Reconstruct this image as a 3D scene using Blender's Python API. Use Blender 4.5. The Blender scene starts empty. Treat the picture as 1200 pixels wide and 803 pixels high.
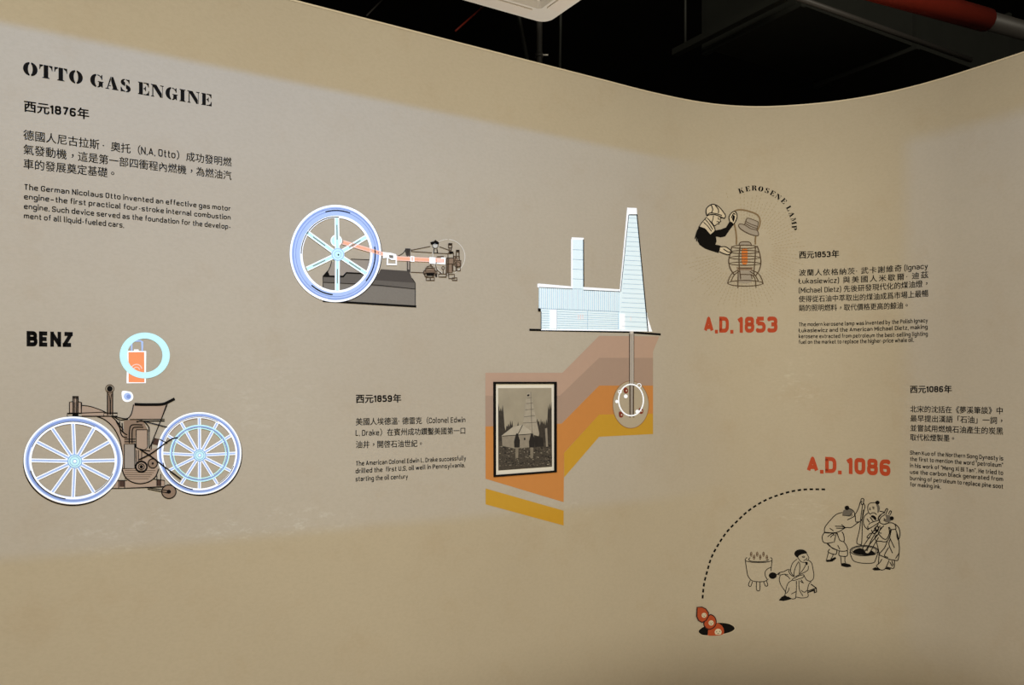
import bpy, bmesh, math, random
from mathutils import Vector
from mathutils.geometry import tessellate_polygon
R = math.radians
# ------------------------------------------------------------------ camera, world, lights, exposure
F, YH, EYE, WALLH = 950.0, 457.0, 1.72, 1.6        # focal in px, eye-level row, eye height, wall top above eye
sc = bpy.context.scene
cd = bpy.data.cameras.new('camera'); cam = bpy.data.objects.new('camera', cd)
sc.collection.objects.link(cam); sc.camera = cam
cam.location = (0, 0, EYE); cam.rotation_euler = (R(90), 0, 0)
cd.sensor_width = 36; cd.lens = F / 1200 * 36; cd.shift_y = (YH - 401.5) / 1200; cd.clip_start = .05
vs = sc.view_settings
sc.display_settings.display_device = 'sRGB'
vs.view_transform = 'Standard'; vs.look = 'None'; vs.gamma = 1; vs.use_curve_mapping = False
vs.exposure = -0.62
w = bpy.data.worlds.new('world'); sc.world = w; w.use_nodes = True
w.node_tree.nodes['Background'].inputs[0].default_value = (1, .93, .82, 1)
w.node_tree.nodes['Background'].inputs[1].default_value = .05


def look(o, tgt):
    o.rotation_euler = (Vector(tgt) - o.location).to_track_quat('-Z', 'Y').to_euler()


def area(name, loc, tgt, size, power, col):
    l = bpy.data.lights.new(name, 'AREA'); l.shape = 'RECTANGLE'; l.size, l.size_y = size
    l.energy = power; l.color = col
    o = bpy.data.objects.new(name, l); sc.collection.objects.link(o); o.location = loc; look(o, tgt)
    return o


area('gallery_lamp', (-2.6, -3.0, 4.2), (.2, 3.6, 1.0), (2.4, 1.2), 80, (1, .92, .75))
area('gallery_lamp', (2.6, -3.0, 4.2), (.9, 4.2, .6), (2.4, 1.2), 480, (1, .925, .765))
area('gallery_lamp', (0.2, -1.4, 4.3), (1.6, 4.2, .6), (1.6, .8), 95, (1, .915, .74))
area('added_uplight_fill', (.9, .4, .35), (.5, 4.4, 3.6), (1.2, .5), 18, (1, .92, .78))  # added low fill that lifts the ceiling unit and lower wall, not a real fitting
sl = bpy.data.lights.new('added_unit_fill', 'SPOT'); sl.energy = 380; sl.color = (1, .92, .82); sl.spot_size = R(30); sl.spot_blend = .9; sl.shadow_soft_size = .08  # added fill hidden behind the wall, only to brighten the ceiling unit's underside
so = bpy.data.objects.new('added_unit_fill', sl); sc.collection.objects.link(so); so.location = (.3, 5.4, .3); look(so, (.12, 4.25, 3.77))
# ------------------------------------------------------------------ plan of the curved wall
KN = [(-900, 778.2), (0, 546), (344, 457.2), (532, 408.7), (700, 365.4), (770, 347.6), (805, 340.2), (840, 334.9), (885, 332.2),
      (937, 334.3), (990, 340), (1042, 349.3), (1095, 362.8), (1147, 379), (1200, 396.5), (1300, 429.5), (1700, 561.5)]


def hx(x):
    """rows between eye level and wall top in column x (1/depth)"""
    n = len(KN)
    i = max(0, min(n - 2, next((k for k in range(n - 1) if x < KN[k + 1][0]), n - 2)))

    def m(k):
        if k == 0 or k == n - 1:
            a, b = (KN[0], KN[1]) if k == 0 else (KN[-2], KN[-1])
            return (b[1] - a[1]) / (b[0] - a[0])
        a, b, c = KN[k - 1], KN[k], KN[k + 1]
        d0, d1 = (b[1] - a[1]) / (b[0] - a[0]), (c[1] - b[1]) / (c[0] - b[0])
        w0, w1 = c[0] - b[0], b[0] - a[0]
        return (d0 * w0 + d1 * w1) / (w0 + w1)
    (x0, y0), (x1, y1) = KN[i], KN[i + 1]
    if x1 <= 700: return y0 + (y1 - y0) * (x - x0) / (x1 - x0)
    d = x1 - x0; t = (x - x0) / d; t2, t3 = t * t, t ** 3
    return (2 * t3 - 3 * t2 + 1) * y0 + (t3 - 2 * t2 + t) * d * m(i) + (3 * t2 - 2 * t3) * y1 + (t3 - t2) * d * m(i + 1)


def depth(x): return F * WALLH / hx(x)


def plan(x):
    z = depth(x); return Vector(((x - 600) / F * z, z))


XS = [-860 + 4 * i for i in range(635)]
PL = [plan(x) for x in XS]
SA = [0.0]
for i in range(1, len(XS)): SA.append(SA[-1] + (PL[i] - PL[i - 1]).length)


def s_of(x):
    i = max(0, min(len(XS) - 2, int((x - XS[0]) // 4))); t = (x - XS[i]) / 4
    return SA[i] * (1 - t) + SA[i + 1] * t


def x_of(s):
    a, b = 0, len(SA) - 1
    while b - a > 1:
        m = (a + b) // 2
        if SA[m] <= s: a = m
        else: b = m
    return XS[a] + 4 * (s - SA[a]) / (SA[b] - SA[a])


def normal(x):
    t = plan(x + 1.5) - plan(x - 1.5); n = Vector((t.y, -t.x)).normalized()
    return n


def wp(x, y, off=0.0):
    """a point on the wall's face, off metres in front of it"""
    p = plan(x); n = normal(x); z = EYE + (YH - y) / F * p.y
    return Vector((p.x + n.x * off, p.y + n.y * off, z))


def pt(x, y, zh):
    """a point seen in column x, row y at height zh (for things above the wall)"""
    d = F * (zh - EYE) / (YH - y); return Vector(((x - 600) / F * d, d, zh))


# ------------------------------------------------------------------ materials
def lin(c):
    f = lambda v: v / 12.92 if v <= .04045 else ((v + .055) / 1.055) ** 2.4
    return tuple(f(v / 255) for v in c) + (1,)


MATS = {}


def mat(name, rgb, rough=.7, noise=.08, scale=40, emit=0, spec=.3, metal=0):
    if name in MATS: return MATS[name]
    m = bpy.data.materials.new(name); m.use_nodes = True; nt = m.node_tree; b = nt.nodes['Principled BSDF']
    c = lin(rgb)
    tc = nt.nodes.new('ShaderNodeTexCoord'); nz = nt.nodes.new('ShaderNodeTexNoise'); nz.inputs['Scale'].default_value = scale
    nz.inputs['Detail'].default_value = 4
    mx = nt.nodes.new('ShaderNodeMix'); mx.data_type = 'RGBA'
    mx.inputs[6].default_value = tuple(v * (1 - noise) for v in c[:3]) + (1,)
    mx.inputs[7].default_value = tuple(min(1, v * (1 + noise)) for v in c[:3]) + (1,)
    nt.links.new(tc.outputs['Object'], nz.inputs['Vector']); nt.links.new(nz.outputs['Fac'], mx.inputs[0])
    nt.links.new(mx.outputs[2], b.inputs['Base Color'])
    b.inputs['Roughness'].default_value = rough; b.inputs['Specular IOR Level'].default_value = spec
    b.inputs['Metallic'].default_value = metal
    if emit:
        nt.links.new(mx.outputs[2], b.inputs['Emission Color']); b.inputs['Emission Strength'].default_value = emit
    MATS[name] = m; return m


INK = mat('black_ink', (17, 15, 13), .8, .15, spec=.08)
BRN = mat('brown_ink', (84, 68, 50), .75, .1)
LBR = mat('pale_brown_ink', (128, 106, 76), .75, .1)
ORL = mat('rust_red_ink', (176, 68, 34), .75, .06)
TAN = mat('tan_ink', (172, 150, 130), .75, .05)
TAD = mat('dark_tan_ink', (140, 118, 98), .75, .05)
SH1 = mat('charcoal_ink', (78, 72, 66), .75, .1, 120)
SH2 = mat('dark_grey_ink', (102, 96, 88), .75, .1, 120)
SH3 = mat('mid_grey_ink', (126, 120, 110), .75, .1, 120)
SH4 = mat('light_grey_ink', (158, 148, 136), .75, .05)
GLW = mat('projected_white', (246, 250, 255), .8, .02, emit=.34)
GLC = mat('projected_cyan', (200, 246, 250), .8, .02, emit=.18)
GLH = mat('projected_bright_wall', (226, 244, 250), .8, .02, emit=.26)
GLB = mat('projected_pale_blue', (178, 202, 246), .8, .05, emit=.10)
GLL = mat('projected_blue', (136, 160, 222), .8, .08, emit=.05)
GLO = mat('projected_orange', (246, 150, 98), .8, .04, emit=.16)
GLP = mat('projected_pink', (250, 205, 190), .8, .04, emit=.2)
GLX = mat('projected_grey_line', (166, 188, 205), .8, .04, emit=.03)
SK = mat('pale_paper', (206, 192, 166), .8, .03)


def wall_material():
    m = bpy.data.materials.new('matte_plaster'); m.use_nodes = True; nt = m.node_tree; N = nt.nodes; L = nt.links
    b = N['Principled BSDF']; b.inputs['Roughness'].default_value = .62; b.inputs['Specular IOR Level'].default_value = .25
    tc = N.new('ShaderNodeTexCoord')

    def noise(scale, det, rough=.5, sc3=None):
        n = N.new('ShaderNodeTexNoise'); n.inputs['Scale'].default_value = scale; n.inputs['Detail'].default_value = det
        n.inputs['Roughness'].default_value = rough
        if sc3:
            mp = N.new('ShaderNodeMapping'); mp.inputs['Scale'].default_value = sc3
            L.new(tc.outputs['Object'], mp.inputs[0]); L.new(mp.outputs[0], n.inputs['Vector'])
        else: L.new(tc.outputs['Object'], n.inputs['Vector'])
        return n

    def mixc(fac, a, c2):
        x = N.new('ShaderNodeMix'); x.data_type = 'RGBA'
        for sk, v in ((0, fac), (6, a), (7, c2)):
            if isinstance(v, tuple): x.inputs[sk].default_value = v
            else: L.new(v, x.inputs[sk])
        return x.outputs[2]

    def ramp(v, a, c2):
        r = N.new('ShaderNodeMapRange'); r.inputs[1].default_value = a; r.inputs[2].default_value = c2
        r.interpolation_type = 'SMOOTHSTEP'; L.new(v, r.inputs[0]); return r.outputs[0]

    def mul(a, c2):
        x = N.new('ShaderNodeMath'); x.operation = 'MULTIPLY'
        for i, v in enumerate((a, c2)):
            if isinstance(v, float): x.inputs[i].default_value = v
            else: L.new(v, x.inputs[i])
        return x.outputs[0]

    def blob(c, sz):   # a soft patch of scuffed plaster with its own place on the wall
        mp = N.new('ShaderNodeVectorMath'); mp.operation = 'SUBTRACT'; mp.inputs[1].default_value = c
        L.new(tc.outputs['Object'], mp.inputs[0])
        dv = N.new('ShaderNodeVectorMath'); dv.operation = 'DIVIDE'; dv.inputs[1].default_value = sz
        L.new(mp.outputs[0], dv.inputs[0])
        ln = N.new('ShaderNodeVectorMath'); ln.operation = 'LENGTH'; L.new(dv.outputs[0], ln.inputs[0])
        return ramp(ln.outputs['Value'], 1.0, .35)
    base = mixc(noise(1.1, 3).outputs['Fac'], lin((176, 165, 146)), lin((187, 177, 157)))
    base = mixc(mul(ramp(noise(5, 6, .65).outputs['Fac'], .5, .75), .22), base, lin((170, 150, 122)))
    fine = noise(60, 4, .6, (1, 1, 1.6))
    base = mixc(mul(ramp(fine.outputs['Fac'], .35, .7), .10), base, lin((140, 128, 110)))
    scuff = ramp(noise(26, 8, .75, (.6, .6, 1.4)).outputs['Fac'], .5, .68)
    for px, py, sz, k in ((330, 615, (.42, .42, .09), .55), (150, 625, (.3, .3, .13), .35), (650, 600, (.3, .3, .08), .35),
                          (935, 450, (.16, .3, .2), .40), (940, 600, (.2, .3, .22), .30), (310, 470, (.3, .3, .3), .22)):
        base = mixc(mul(mul(blob(tuple(wp(px, py)), sz), scuff), k), base, lin((206, 202, 186)))
    L.new(base, b.inputs['Base Color'])
    bp = N.new('ShaderNodeBump'); bp.inputs['Strength'].default_value = .12; bp.inputs['Distance'].default_value = .004
    L.new(fine.outputs['Fac'], bp.inputs['Height']); L.new(bp.outputs[0], b.inputs['Normal'])
    return m


# ------------------------------------------------------------------ object helpers
def link(o): sc.collection.objects.link(o); return o


def tag(o, label=None, cat=None, group=None, kind=None):
    if label: o['label'] = label
    if cat: o['category'] = cat
    if group: o['group'] = group
    if kind: o['kind'] = kind
    return o


def mesh_obj(name, bm, m, parent=None, loc=None):
    me = bpy.data.meshes.new(name); bm.to_mesh(me); bm.free(); me.materials.append(m)
    o = link(bpy.data.objects.new(name, me))
    if parent: o.parent = parent
    if loc is not None: o.location = loc
    return o


def thing(name, x, y, label, cat, group=None):
    """an empty on the wall at the foot of a printed or projected piece"""
    o = link(bpy.data.objects.new(name, None)); o.location = wp(x, y, .0008); o.empty_display_size = .05
    tag(o, label, cat, group); return o


def spline(pts, closed=False, n=4):
    if len(pts) < 3: return list(pts)
    out = []; k = len(pts)
    rng = range(k if closed else k - 1)
    for i in rng:
        p0 = pts[(i - 1) % k] if closed or i > 0 else pts[0]
        p1, p2 = pts[i], pts[(i + 1) % k]
        p3 = pts[(i + 2) % k] if closed or i + 2 < k else pts[-1]
        for j in range(n):
            t = j / n; t2, t3 = t * t, t ** 3
            out.append(tuple(.5 * (2 * b + (c - a) * t + (2 * a - 5 * b + 4 * c - d) * t2 + (3 * b - a - 3 * c + d) * t3)
                             for a, b, c, d in zip(p0, p1, p2, p3)))
    if not closed: out.append(pts[-1])
    return out


class Z:
    """frame of a detail: turns its own units into columns and rows"""
    def __init__(s, ox, oy, k): s.ox, s.oy, s.k = ox, oy, k
    def __call__(s, pts): return [(s.ox + p[0] / s.k, s.oy + p[1] / s.k) for p in pts]


ID = Z(0, 0, 1)


class Art:
    def __init__(s, z=ID): s.z = z; s.f = []

    def fill(s, pts, smooth=False):
        if smooth: pts = spline(pts, True)
        s.f.append(s.z(pts)); return s

    def ell(s, cx, cy, rx, ry, n=28):
        return s.fill([(cx + rx * math.cos(2 * math.pi * i / n), cy + ry * math.sin(2 * math.pi * i / n)) for i in range(n)])

    def ring(s, cx, cy, rx, ry, w, a0=0, a1=360, n=None, wy=None):
        n = n or max(12, int(rx / s.z.k * 1.6) + 12); wy = wy or w
        P = lambda a, q: (cx + (rx - q * w) * math.cos(R(a)), cy + (ry - q * wy) * math.sin(R(a)))
        for i in range(n):
            a, b = a0 + (a1 - a0) * i / n, a0 + (a1 - a0) * (i + 1) / n
            s.f.append(s.z([P(a, 0), P(b, 0), P(b, 1), P(a, 1)]))
        return s

    def line(s, pts, w, smooth=True, closed=False):
        """w in columns of the photograph's width"""
        if smooth and len(pts) > 2: pts = spline(pts, closed)
        q = s.z(pts); k = len(q)
        if closed: q = q + [q[0]]; k += 1
        if k < 2: return s
        L, Rr = [], []
        for i in range(k):
            if closed and i in (0, k - 1): a, b = q[-2], q[1]
            else: a, b = q[max(0, i - 1)], q[min(k - 1, i + 1)]
            dx, dy = b[0] - a[0], b[1] - a[1]; d = math.hypot(dx, dy) or 1
            nx, ny = -dy / d * w / 2, dx / d * w / 2
            if 0 < i < k - 1:
                ex, ey = q[i][0] - q[i - 1][0], q[i][1] - q[i - 1][1]; e = math.hypot(ex, ey) or 1
                c = abs(dx * ex + dy * ey) / d / e
                nx, ny = nx / max(c, .6), ny / max(c, .6)
            L.append((q[i][0] + nx, q[i][1] + ny)); Rr.append((q[i][0] - nx, q[i][1] - ny))
        for i in range(k - 1): s.f.append([L[i], L[i + 1], Rr[i + 1], Rr[i]])
        return s

    def lines(s, many, w, smooth=True):
        for p in many: s.line(p, w, smooth)
        return s

    def tris(s, verts, faces):
        for f in faces: s.f.append([verts[i] for i in f])
        return s

    def bm(s, base, layer):
        bm = bmesh.new(); vd = {}
        polys = []
        for f in s.f:
            if len(f) <= 4: polys.append(f); continue
            for tr in tessellate_polygon([[Vector((p[0], p[1], 0)) for p in f]]): polys.append([f[i] for i in tr])
        for f in polys:
            vv = []
            for p in f:
                key = (round(p[0], 4), round(p[1], 4))
                if key not in vd: vd[key] = bm.verts.new((p[0], p[1], 0))
                if vd[key] not in vv: vv.append(vd[key])
            if len(vv) > 2:
                try: bm.faces.new(vv)
                except ValueError: pass
        xs = [v.co.x for v in bm.verts]
        if xs:
            a, b = min(xs), max(xs); st = 12 if b > 745 else 60
            x = math.floor(a / st) * st + st
            while x < b and b - a > 14:
                bmesh.ops.bisect_plane(bm, geom=bm.verts[:] + bm.edges[:] + bm.faces[:], plane_co=(x, 0, 0), plane_no=(1, 0, 0))
                x += st
        for v in bm.verts: v.co = wp(v.co.x, v.co.y, .0008 + .0005 * layer) - base
        bmesh.ops.recalc_face_normals(bm, faces=bm.faces)
        bm.normal_update()
        for f in bm.faces:
            c = f.calc_center_median() + base
            if f.normal.dot(Vector((0, 0, EYE)) - c) < 0: f.normal_flip()
        return bm

    def put(s, name, m, parent, layer=0, label=None, kind=None, thick=0):
        loc = parent.location.copy(); p = parent
        while p.parent: p = p.parent; loc += p.location
        o = mesh_obj(name, s.bm(loc, layer), m, parent)
        if label: o['label'] = label
        if kind: o['kind'] = kind
        if thick:
            md = o.modifiers.new('thickness', 'SOLIDIFY'); md.thickness = thick; md.offset = 1
        return o

    def top(s, name, m, x, y, label, cat, layer=0, group=None):
        """the art as a thing of its own"""
        base = wp(x, y, .0008)
        o = mesh_obj(name, s.bm(base, layer), m, None, base); tag(o, label, cat, group); return o


# ------------------------------------------------------------------ lettering (Blender's own font)
_cache = {}


def glyphs(txt, weight=0.0):
    """verts, faces and advance width of a piece of text, 1 em = 1"""
    key = (txt, weight)
    if key in _cache: return _cache[key]

    def make(t):
        c = bpy.data.curves.new('t', 'FONT'); c.body = t; c.size = 1; c.resolution_u = 3; c.dimensions = '2D'; c.fill_mode = 'FRONT'
        o = link(bpy.data.objects.new('t', c)); bpy.context.view_layer.update()
        ev = o.evaluated_get(bpy.context.evaluated_depsgraph_get()); me = ev.to_mesh()
        v = [(q.co.x, q.co.y) for q in me.vertices]; f = [tuple(p.vertices) for p in me.polygons]
        ev.to_mesh_clear(); bpy.data.objects.remove(o); bpy.data.curves.remove(c)
        return v, f
    v, f = make(txt)
    e1, _ = make('|' + txt + '|'); e0, _ = make('||')
    adv = (max(p[0] for p in e1) - min(p[0] for p in e1)) - (max(p[0] for p in e0) - min(p[0] for p in e0))
    if weight:   # heavier strokes: the same outline laid down again, a hair to each side
        V, Fc = [], []
        for ox, oy in ((-1, 0), (1, 0), (0, .6), (0, -.6)):
            n0 = len(V); V += [(a + ox * weight, b_ + oy * weight) for a, b_ in v]; Fc += [tuple(i + n0 for i in q) for q in f]
        v, f = V, Fc
    if txt in '，。': v = [(a + .3, b_ + .26) for a, b_ in v]
    _cache[key] = (v, f, adv); return _cache[key]


def is_cjk(c): return ord(c) > 0x2e80 or c in '·'



# plain condensed latin alphabet, drawn here as strokes (capital height 1, x-height .74)
_o = [(.23, .74), (.46, .74), (.46, 0), (0, 0), (0, .74), (.23, .74)]
_O = [(.24, 1), (.48, 1), (.48, 0), (0, 0), (0, 1), (.24, 1)]
SF = {
 'a': (.44, [[(.03, .64), (.03, .74), (.44, .74), (.44, 0)], [(.44, .42), (0, .42), (0, 0), (.44, 0)]]), 'b': (.46, [[(0, 1), (0, 0)], _o]),
 'c': (.44, [[(.44, .52), (.44, .74), (0, .74), (0, 0), (.44, 0), (.44, .22)]]), 'd': (.46, [[(.46, 1), (.46, 0)], _o]),
 'e': (.46, [[(0, .38), (.46, .38), (.46, .74), (0, .74), (0, 0), (.44, 0), (.44, .12)]]), 'f': (.28, [[(.32, 1), (.12, 1), (.12, 0)], [(0, .74), (.29, .74)]]),
 'g': (.46, [_o, [(.46, .74), (.46, -.26), (.03, -.26), (.03, -.14)]]), 'h': (.44, [[(0, 1), (0, 0)], [(0, .7), (.03, .74), (.44, .74), (.44, 0)]]),
 'i': (.0, [[(0, .74), (0, 0)], [(0, 1), (0, .89)]]), 'j': (.1, [[(.1, .74), (.1, -.26), (-.05, -.26)], [(.1, 1), (.1, .89)]]),
 'k': (.42, [[(0, 1), (0, 0)], [(.42, .74), (0, .28)], [(.13, .42), (.44, 0)]]), 'l': (.1, [[(0, 1), (0, 0), (.12, 0)]]),
 'm': (.72, [[(0, .74), (0, 0)], [(0, .7), (.03, .74), (.36, .74), (.36, 0)], [(.36, .7), (.4, .74), (.72, .74), (.72, 0)]]),
 'n': (.44, [[(0, .74), (0, 0)], [(0, .7), (.03, .74), (.44, .74), (.44, 0)]]), 'o': (.46, [_o]), 'p': (.46, [[(0, .74), (0, -.26)], _o]),
 'q': (.46, [[(.46, .74), (.46, -.26)], _o]), 'r': (.26, [[(0, .74), (0, 0)], [(0, .68), (.05, .74), (.3, .74)]]),
 's': (.42, [[(.42, .65), (.42, .74), (0, .74), (0, .39), (.43, .35), (.43, 0), (0, 0), (0, .09)]]),
 't': (.28, [[(.12, .96), (.12, 0), (.32, 0)], [(0, .74), (.3, .74)]]), 'u': (.44, [[(0, .74), (0, 0), (.41, 0), (.44, .04)], [(.44, .74), (.44, 0)]]),
 'v': (.44, [[(0, .74), (.22, 0), (.44, .74)]]), 'w': (.68, [[(0, .74), (.17, 0), (.34, .68), (.51, 0), (.68, .74)]]),
 'x': (.42, [[(0, .74), (.42, 0)], [(.42, .74), (0, 0)]]), 'y': (.44, [[(0, .74), (.22, .02)], [(.44, .74), (.15, -.26), (.0, -.26)]]),
 'z': (.4, [[(0, .74), (.4, .74), (0, 0), (.42, 0)]]),
 'A': (.54, [[(0, 0), (.27, 1), (.54, 0)], [(.08, .28), (.46, .28)]]), 'B': (.48, [[(0, 0), (0, 1), (.46, 1), (.46, .52), (0, .52)], [(0, .52), (.49, .52), (.49, 0), (0, 0)]]),
 'C': (.48, [[(.48, .78), (.48, 1), (0, 1), (0, 0), (.48, 0), (.48, .22)]]), 'D': (.5, [[(0, 0), (0, 1), (.5, 1), (.5, 0), (0, 0)]]),
 'E': (.42, [[(.44, 1), (0, 1), (0, 0), (.44, 0)], [(0, .5), (.4, .5)]]), 'F': (.42, [[(.44, 1), (0, 1), (0, 0)], [(0, .5), (.4, .5)]]),
 'G': (.5, [[(.49, .84), (.49, 1), (0, 1), (0, 0), (.49, 0), (.49, .44), (.28, .44)]]), 'H': (.48, [[(0, 0), (0, 1)], [(.48, 0), (.48, 1)], [(0, .5), (.48, .5)]]),
 'I': (.0, [[(0, 0), (0, 1)]]), 'J': (.4, [[(0, .25), (0, 0), (.4, 0), (.4, 1)]]), 'K': (.48, [[(0, 0), (0, 1)], [(.48, 1), (0, .36)], [(.15, .55), (.5, 0)]]),
 'L': (.4, [[(0, 1), (0, 0), (.42, 0)]]), 'Ł': (.4, [[(0, 1), (0, 0), (.42, 0)], [(-.13, .38), (.24, .62)]]), 'M': (.64, [[(0, 0), (0, 1), (.32, .3), (.64, 1), (.64, 0)]]),
 'N': (.5, [[(0, 0), (0, 1), (.5, 0), (.5, 1)]]), 'O': (.48, [_O]), 'P': (.48, [[(0, 0), (0, 1), (.48, 1), (.48, .46), (0, .46)]]),
 'R': (.5, [[(0, 0), (0, 1), (.48, 1), (.48, .48), (0, .48)], [(.26, .48), (.5, 0)]]), 'S': (.48, [[(.48, .86), (.48, 1), (0, 1), (0, .52), (.49, .48), (.49, 0), (0, 0), (0, .14)]]),
 'T': (.5, [[(0, 1), (.5, 1)], [(.25, 1), (.25, 0)]]), 'U': (.48, [[(0, 1), (0, 0), (.48, 0), (.48, 1)]]), 'X': (.5, [[(0, 0), (.5, 1)], [(.5, 0), (0, 1)]]),
 'V': (.5, [[(0, 1), (.25, 0), (.5, 1)]]), 'Z': (.46, [[(.0, 1), (.46, 1), (0, 0), (.47, 0)]]),
 '0': (.46, [[(.23, 1), (.46, 1), (.46, 0), (0, 0), (0, 1), (.23, 1)]]), '1': (.2, [[(-.04, .82), (.18, 1), (.18, 0)]]),
 '3': (.46, [[(0, .78), (0, 1), (.45, 1), (.45, .52), (.16, .52)], [(.2, .52), (.46, .52), (.46, 0), (0, 0), (0, .22)]]),
 '5': (.46, [[(-.03, 1), (.44, 1)], [(.02, 1), (.02, .56)], [(0, .6), (.46, .6), (.46, 0), (0, 0), (0, .22)]]),
 '6': (.46, [[(.45, .8), (.45, 1), (0, 1), (0, 0), (.46, 0), (.46, .56), (0, .56)]]), '7': (.44, [[(0, 1), (.44, 1), (.14, 0)]]),
 '8': (.46, [[(.23, 1), (.44, 1), (.44, .53), (.02, .53), (.02, 1), (.23, 1)], [(.23, .53), (.46, .53), (.46, 0), (0, 0), (0, .53), (.23, .53)]]),
 '9': (.46, [[(.01, .2), (.01, 0), (.46, 0), (.46, 1), (0, 1), (0, .44), (.46, .44)]]),
 '.': (.0, [[(0, -.055), (0, .07)]]), ',': (.02, [[(.02, .07), (-.01, -.16)]]), '-': (.24, [[(0, .37), (.24, .37)]]), '—': (.5, [[(0, .37), (.5, .37)]]),
 '“': (.16, [[(.02, 1.02), (0, .8)], [(.16, 1.02), (.14, .8)]]), '”': (.16, [[(.02, 1.02), (0, .8)], [(.16, 1.02), (.14, .8)]]),
 '(': (.14, [[(.14, 1.12), (0, .85), (0, .1), (.14, -.17)]]), ')': (.14, [[(0, 1.12), (.14, .85), (.14, .1), (0, -.17)]]),
}


def fillet(p, r):
    out = [p[0]]
    for a, b, c in zip(p, p[1:], p[2:]):
        la, lc = math.dist(a, b), math.dist(b, c); d = min(r, la * .5, lc * .5)
        if la < .08 or lc < .08: out.append(b); continue
        ua = ((a[0] - b[0]) / la, (a[1] - b[1]) / la); uc = ((c[0] - b[0]) / lc, (c[1] - b[1]) / lc)
        if abs(ua[0] * uc[0] + ua[1] * uc[1]) > .55: out.append(b); continue
        for i in range(5):
            t = i / 4; k0, k1, k2 = (1 - t) ** 2, 2 * t * (1 - t), t * t
            out.append(tuple(k0 * (b[j] + ua[j] * d) + k1 * b[j] + k2 * (b[j] + uc[j] * d) for j in (0, 1)))
    out.append(p[-1]); return out


def stroke_glyph(c, wt):
    """outline pieces of one latin character, its strokes wt thick; unit = capital height"""
    wd, paths = SF[c]; polys = []
    if wt > .2 and c in '356S': paths = [[(x, {.22: .13, .78: .87, .8: .87, .76: .87, .24: .13}.get(y, y)) for x, y in p] for p in paths]
    gx = 1.0 + max(0, wt - .12) * .55           # heavier letters are wider
    sharp = c in 'EFLTHNIZz17'
    for p in paths:
        q = [(x * gx, wt / 2 + y * (1 - wt) if 0 <= y <= 1 else y) for x, y in p]
        q2 = []
        for x, y in q: q2.append((x, y))
        low = [(x, y) for x, y in p]
        if all(0 <= y <= .741 for _, y in low) and c.islower(): q2 = [(x * gx, wt / 2 + y * (.74 - wt) / .74) for x, y in p]
        elif c.islower(): q2 = [(x * gx, wt / 2 + y * (.74 - wt) / .74 if 0 < y < .75 else (wt / 2 if y == 0 else y)) for x, y in p]
        if c in 'DBPR': q2 = [q2[0]] + fillet(q2, .26 + wt / 2)[1:] if False else fillet_some(q2, .24 + wt / 2)
        elif not sharp and c not in 'AVMXvwxykKN': q2 = fillet(q2, (.16 if c in 'frtly' else .22) + wt * (.3 if wt < .2 else .55))
        closed = math.dist(q2[0], q2[-1]) < .001 and len(q2) > 4
        a = Art()
        if not closed:   # square ends on free stems
            def ext(e, n_):
                if abs(e[0] - n_[0]) < .001 and (c.isupper() or c in '14lihbdk'):
                    return (e[0], e[1] + math.copysign(wt / 2, e[1] - n_[1]))
                return e
            q2 = [ext(q2[0], q2[1])] + q2[1:-1] + [ext(q2[-1], q2[-2])]
        for u_, v_ in zip(q2, q2[1:]):
            if math.dist(u_, v_) > 1e-4: a.line([u_, v_], wt, smooth=False)
        for x, y in (q2[1:-1] if not closed else q2[:-1]):
            r_ = wt / 2 if not (c in 'AVMXvwxykKN') else wt * .46
            a.fill([(x + r_ * math.cos(R(22.5 + 45 * k)), y + r_ * math.sin(R(22.5 + 45 * k))) for k in range(8)])
        if sharp or c in 'DBPRM':   # fill the outer corners of square joints
            for x, y in q2[1:-1] if not closed else [q2[0], q2[1]]:
                if c in 'ZzNM' or (x < .02): a.fill([(x - wt / 2, y - wt / 2), (x + wt / 2, y - wt / 2), (x + wt / 2, y + wt / 2), (x - wt / 2, y + wt / 2)])
        polys += a.f
    return polys, wd * gx + wt


def fillet_some(p, r):
    """round only the right-hand corners (B D P R)"""
    out = [p[0]]
    for a, b, c in zip(p, p[1:], p[2:]):
        if b[0] < .05: out.append(b); continue
        out += fillet([a, b, c], r)[1:-1]
    out.append(p[-1]); return out


def latin_run(t, wt, gap=.115):
    vs_, fs, cur = [], [], 0
    for c in t:
        if c == ' ': cur += .30; continue
        pl, adv = stroke_glyph(c, wt)
        for f in pl:
            fs.append(tuple(range(len(vs_), len(vs_) + len(f)))); vs_ += [((x + wt / 2 + cur) * .73, y * .73) for x, y in f]
        cur += adv + gap
    return vs_, fs, cur * .73


def line_tokens(txt, latin):
    toks, cur = [], ''
    for c in txt:
        if is_cjk(c):
            if cur: toks.append(cur); cur = ''
            toks.append(c)
        else: cur += c
    if cur: toks.append(cur)
    return toks


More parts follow.
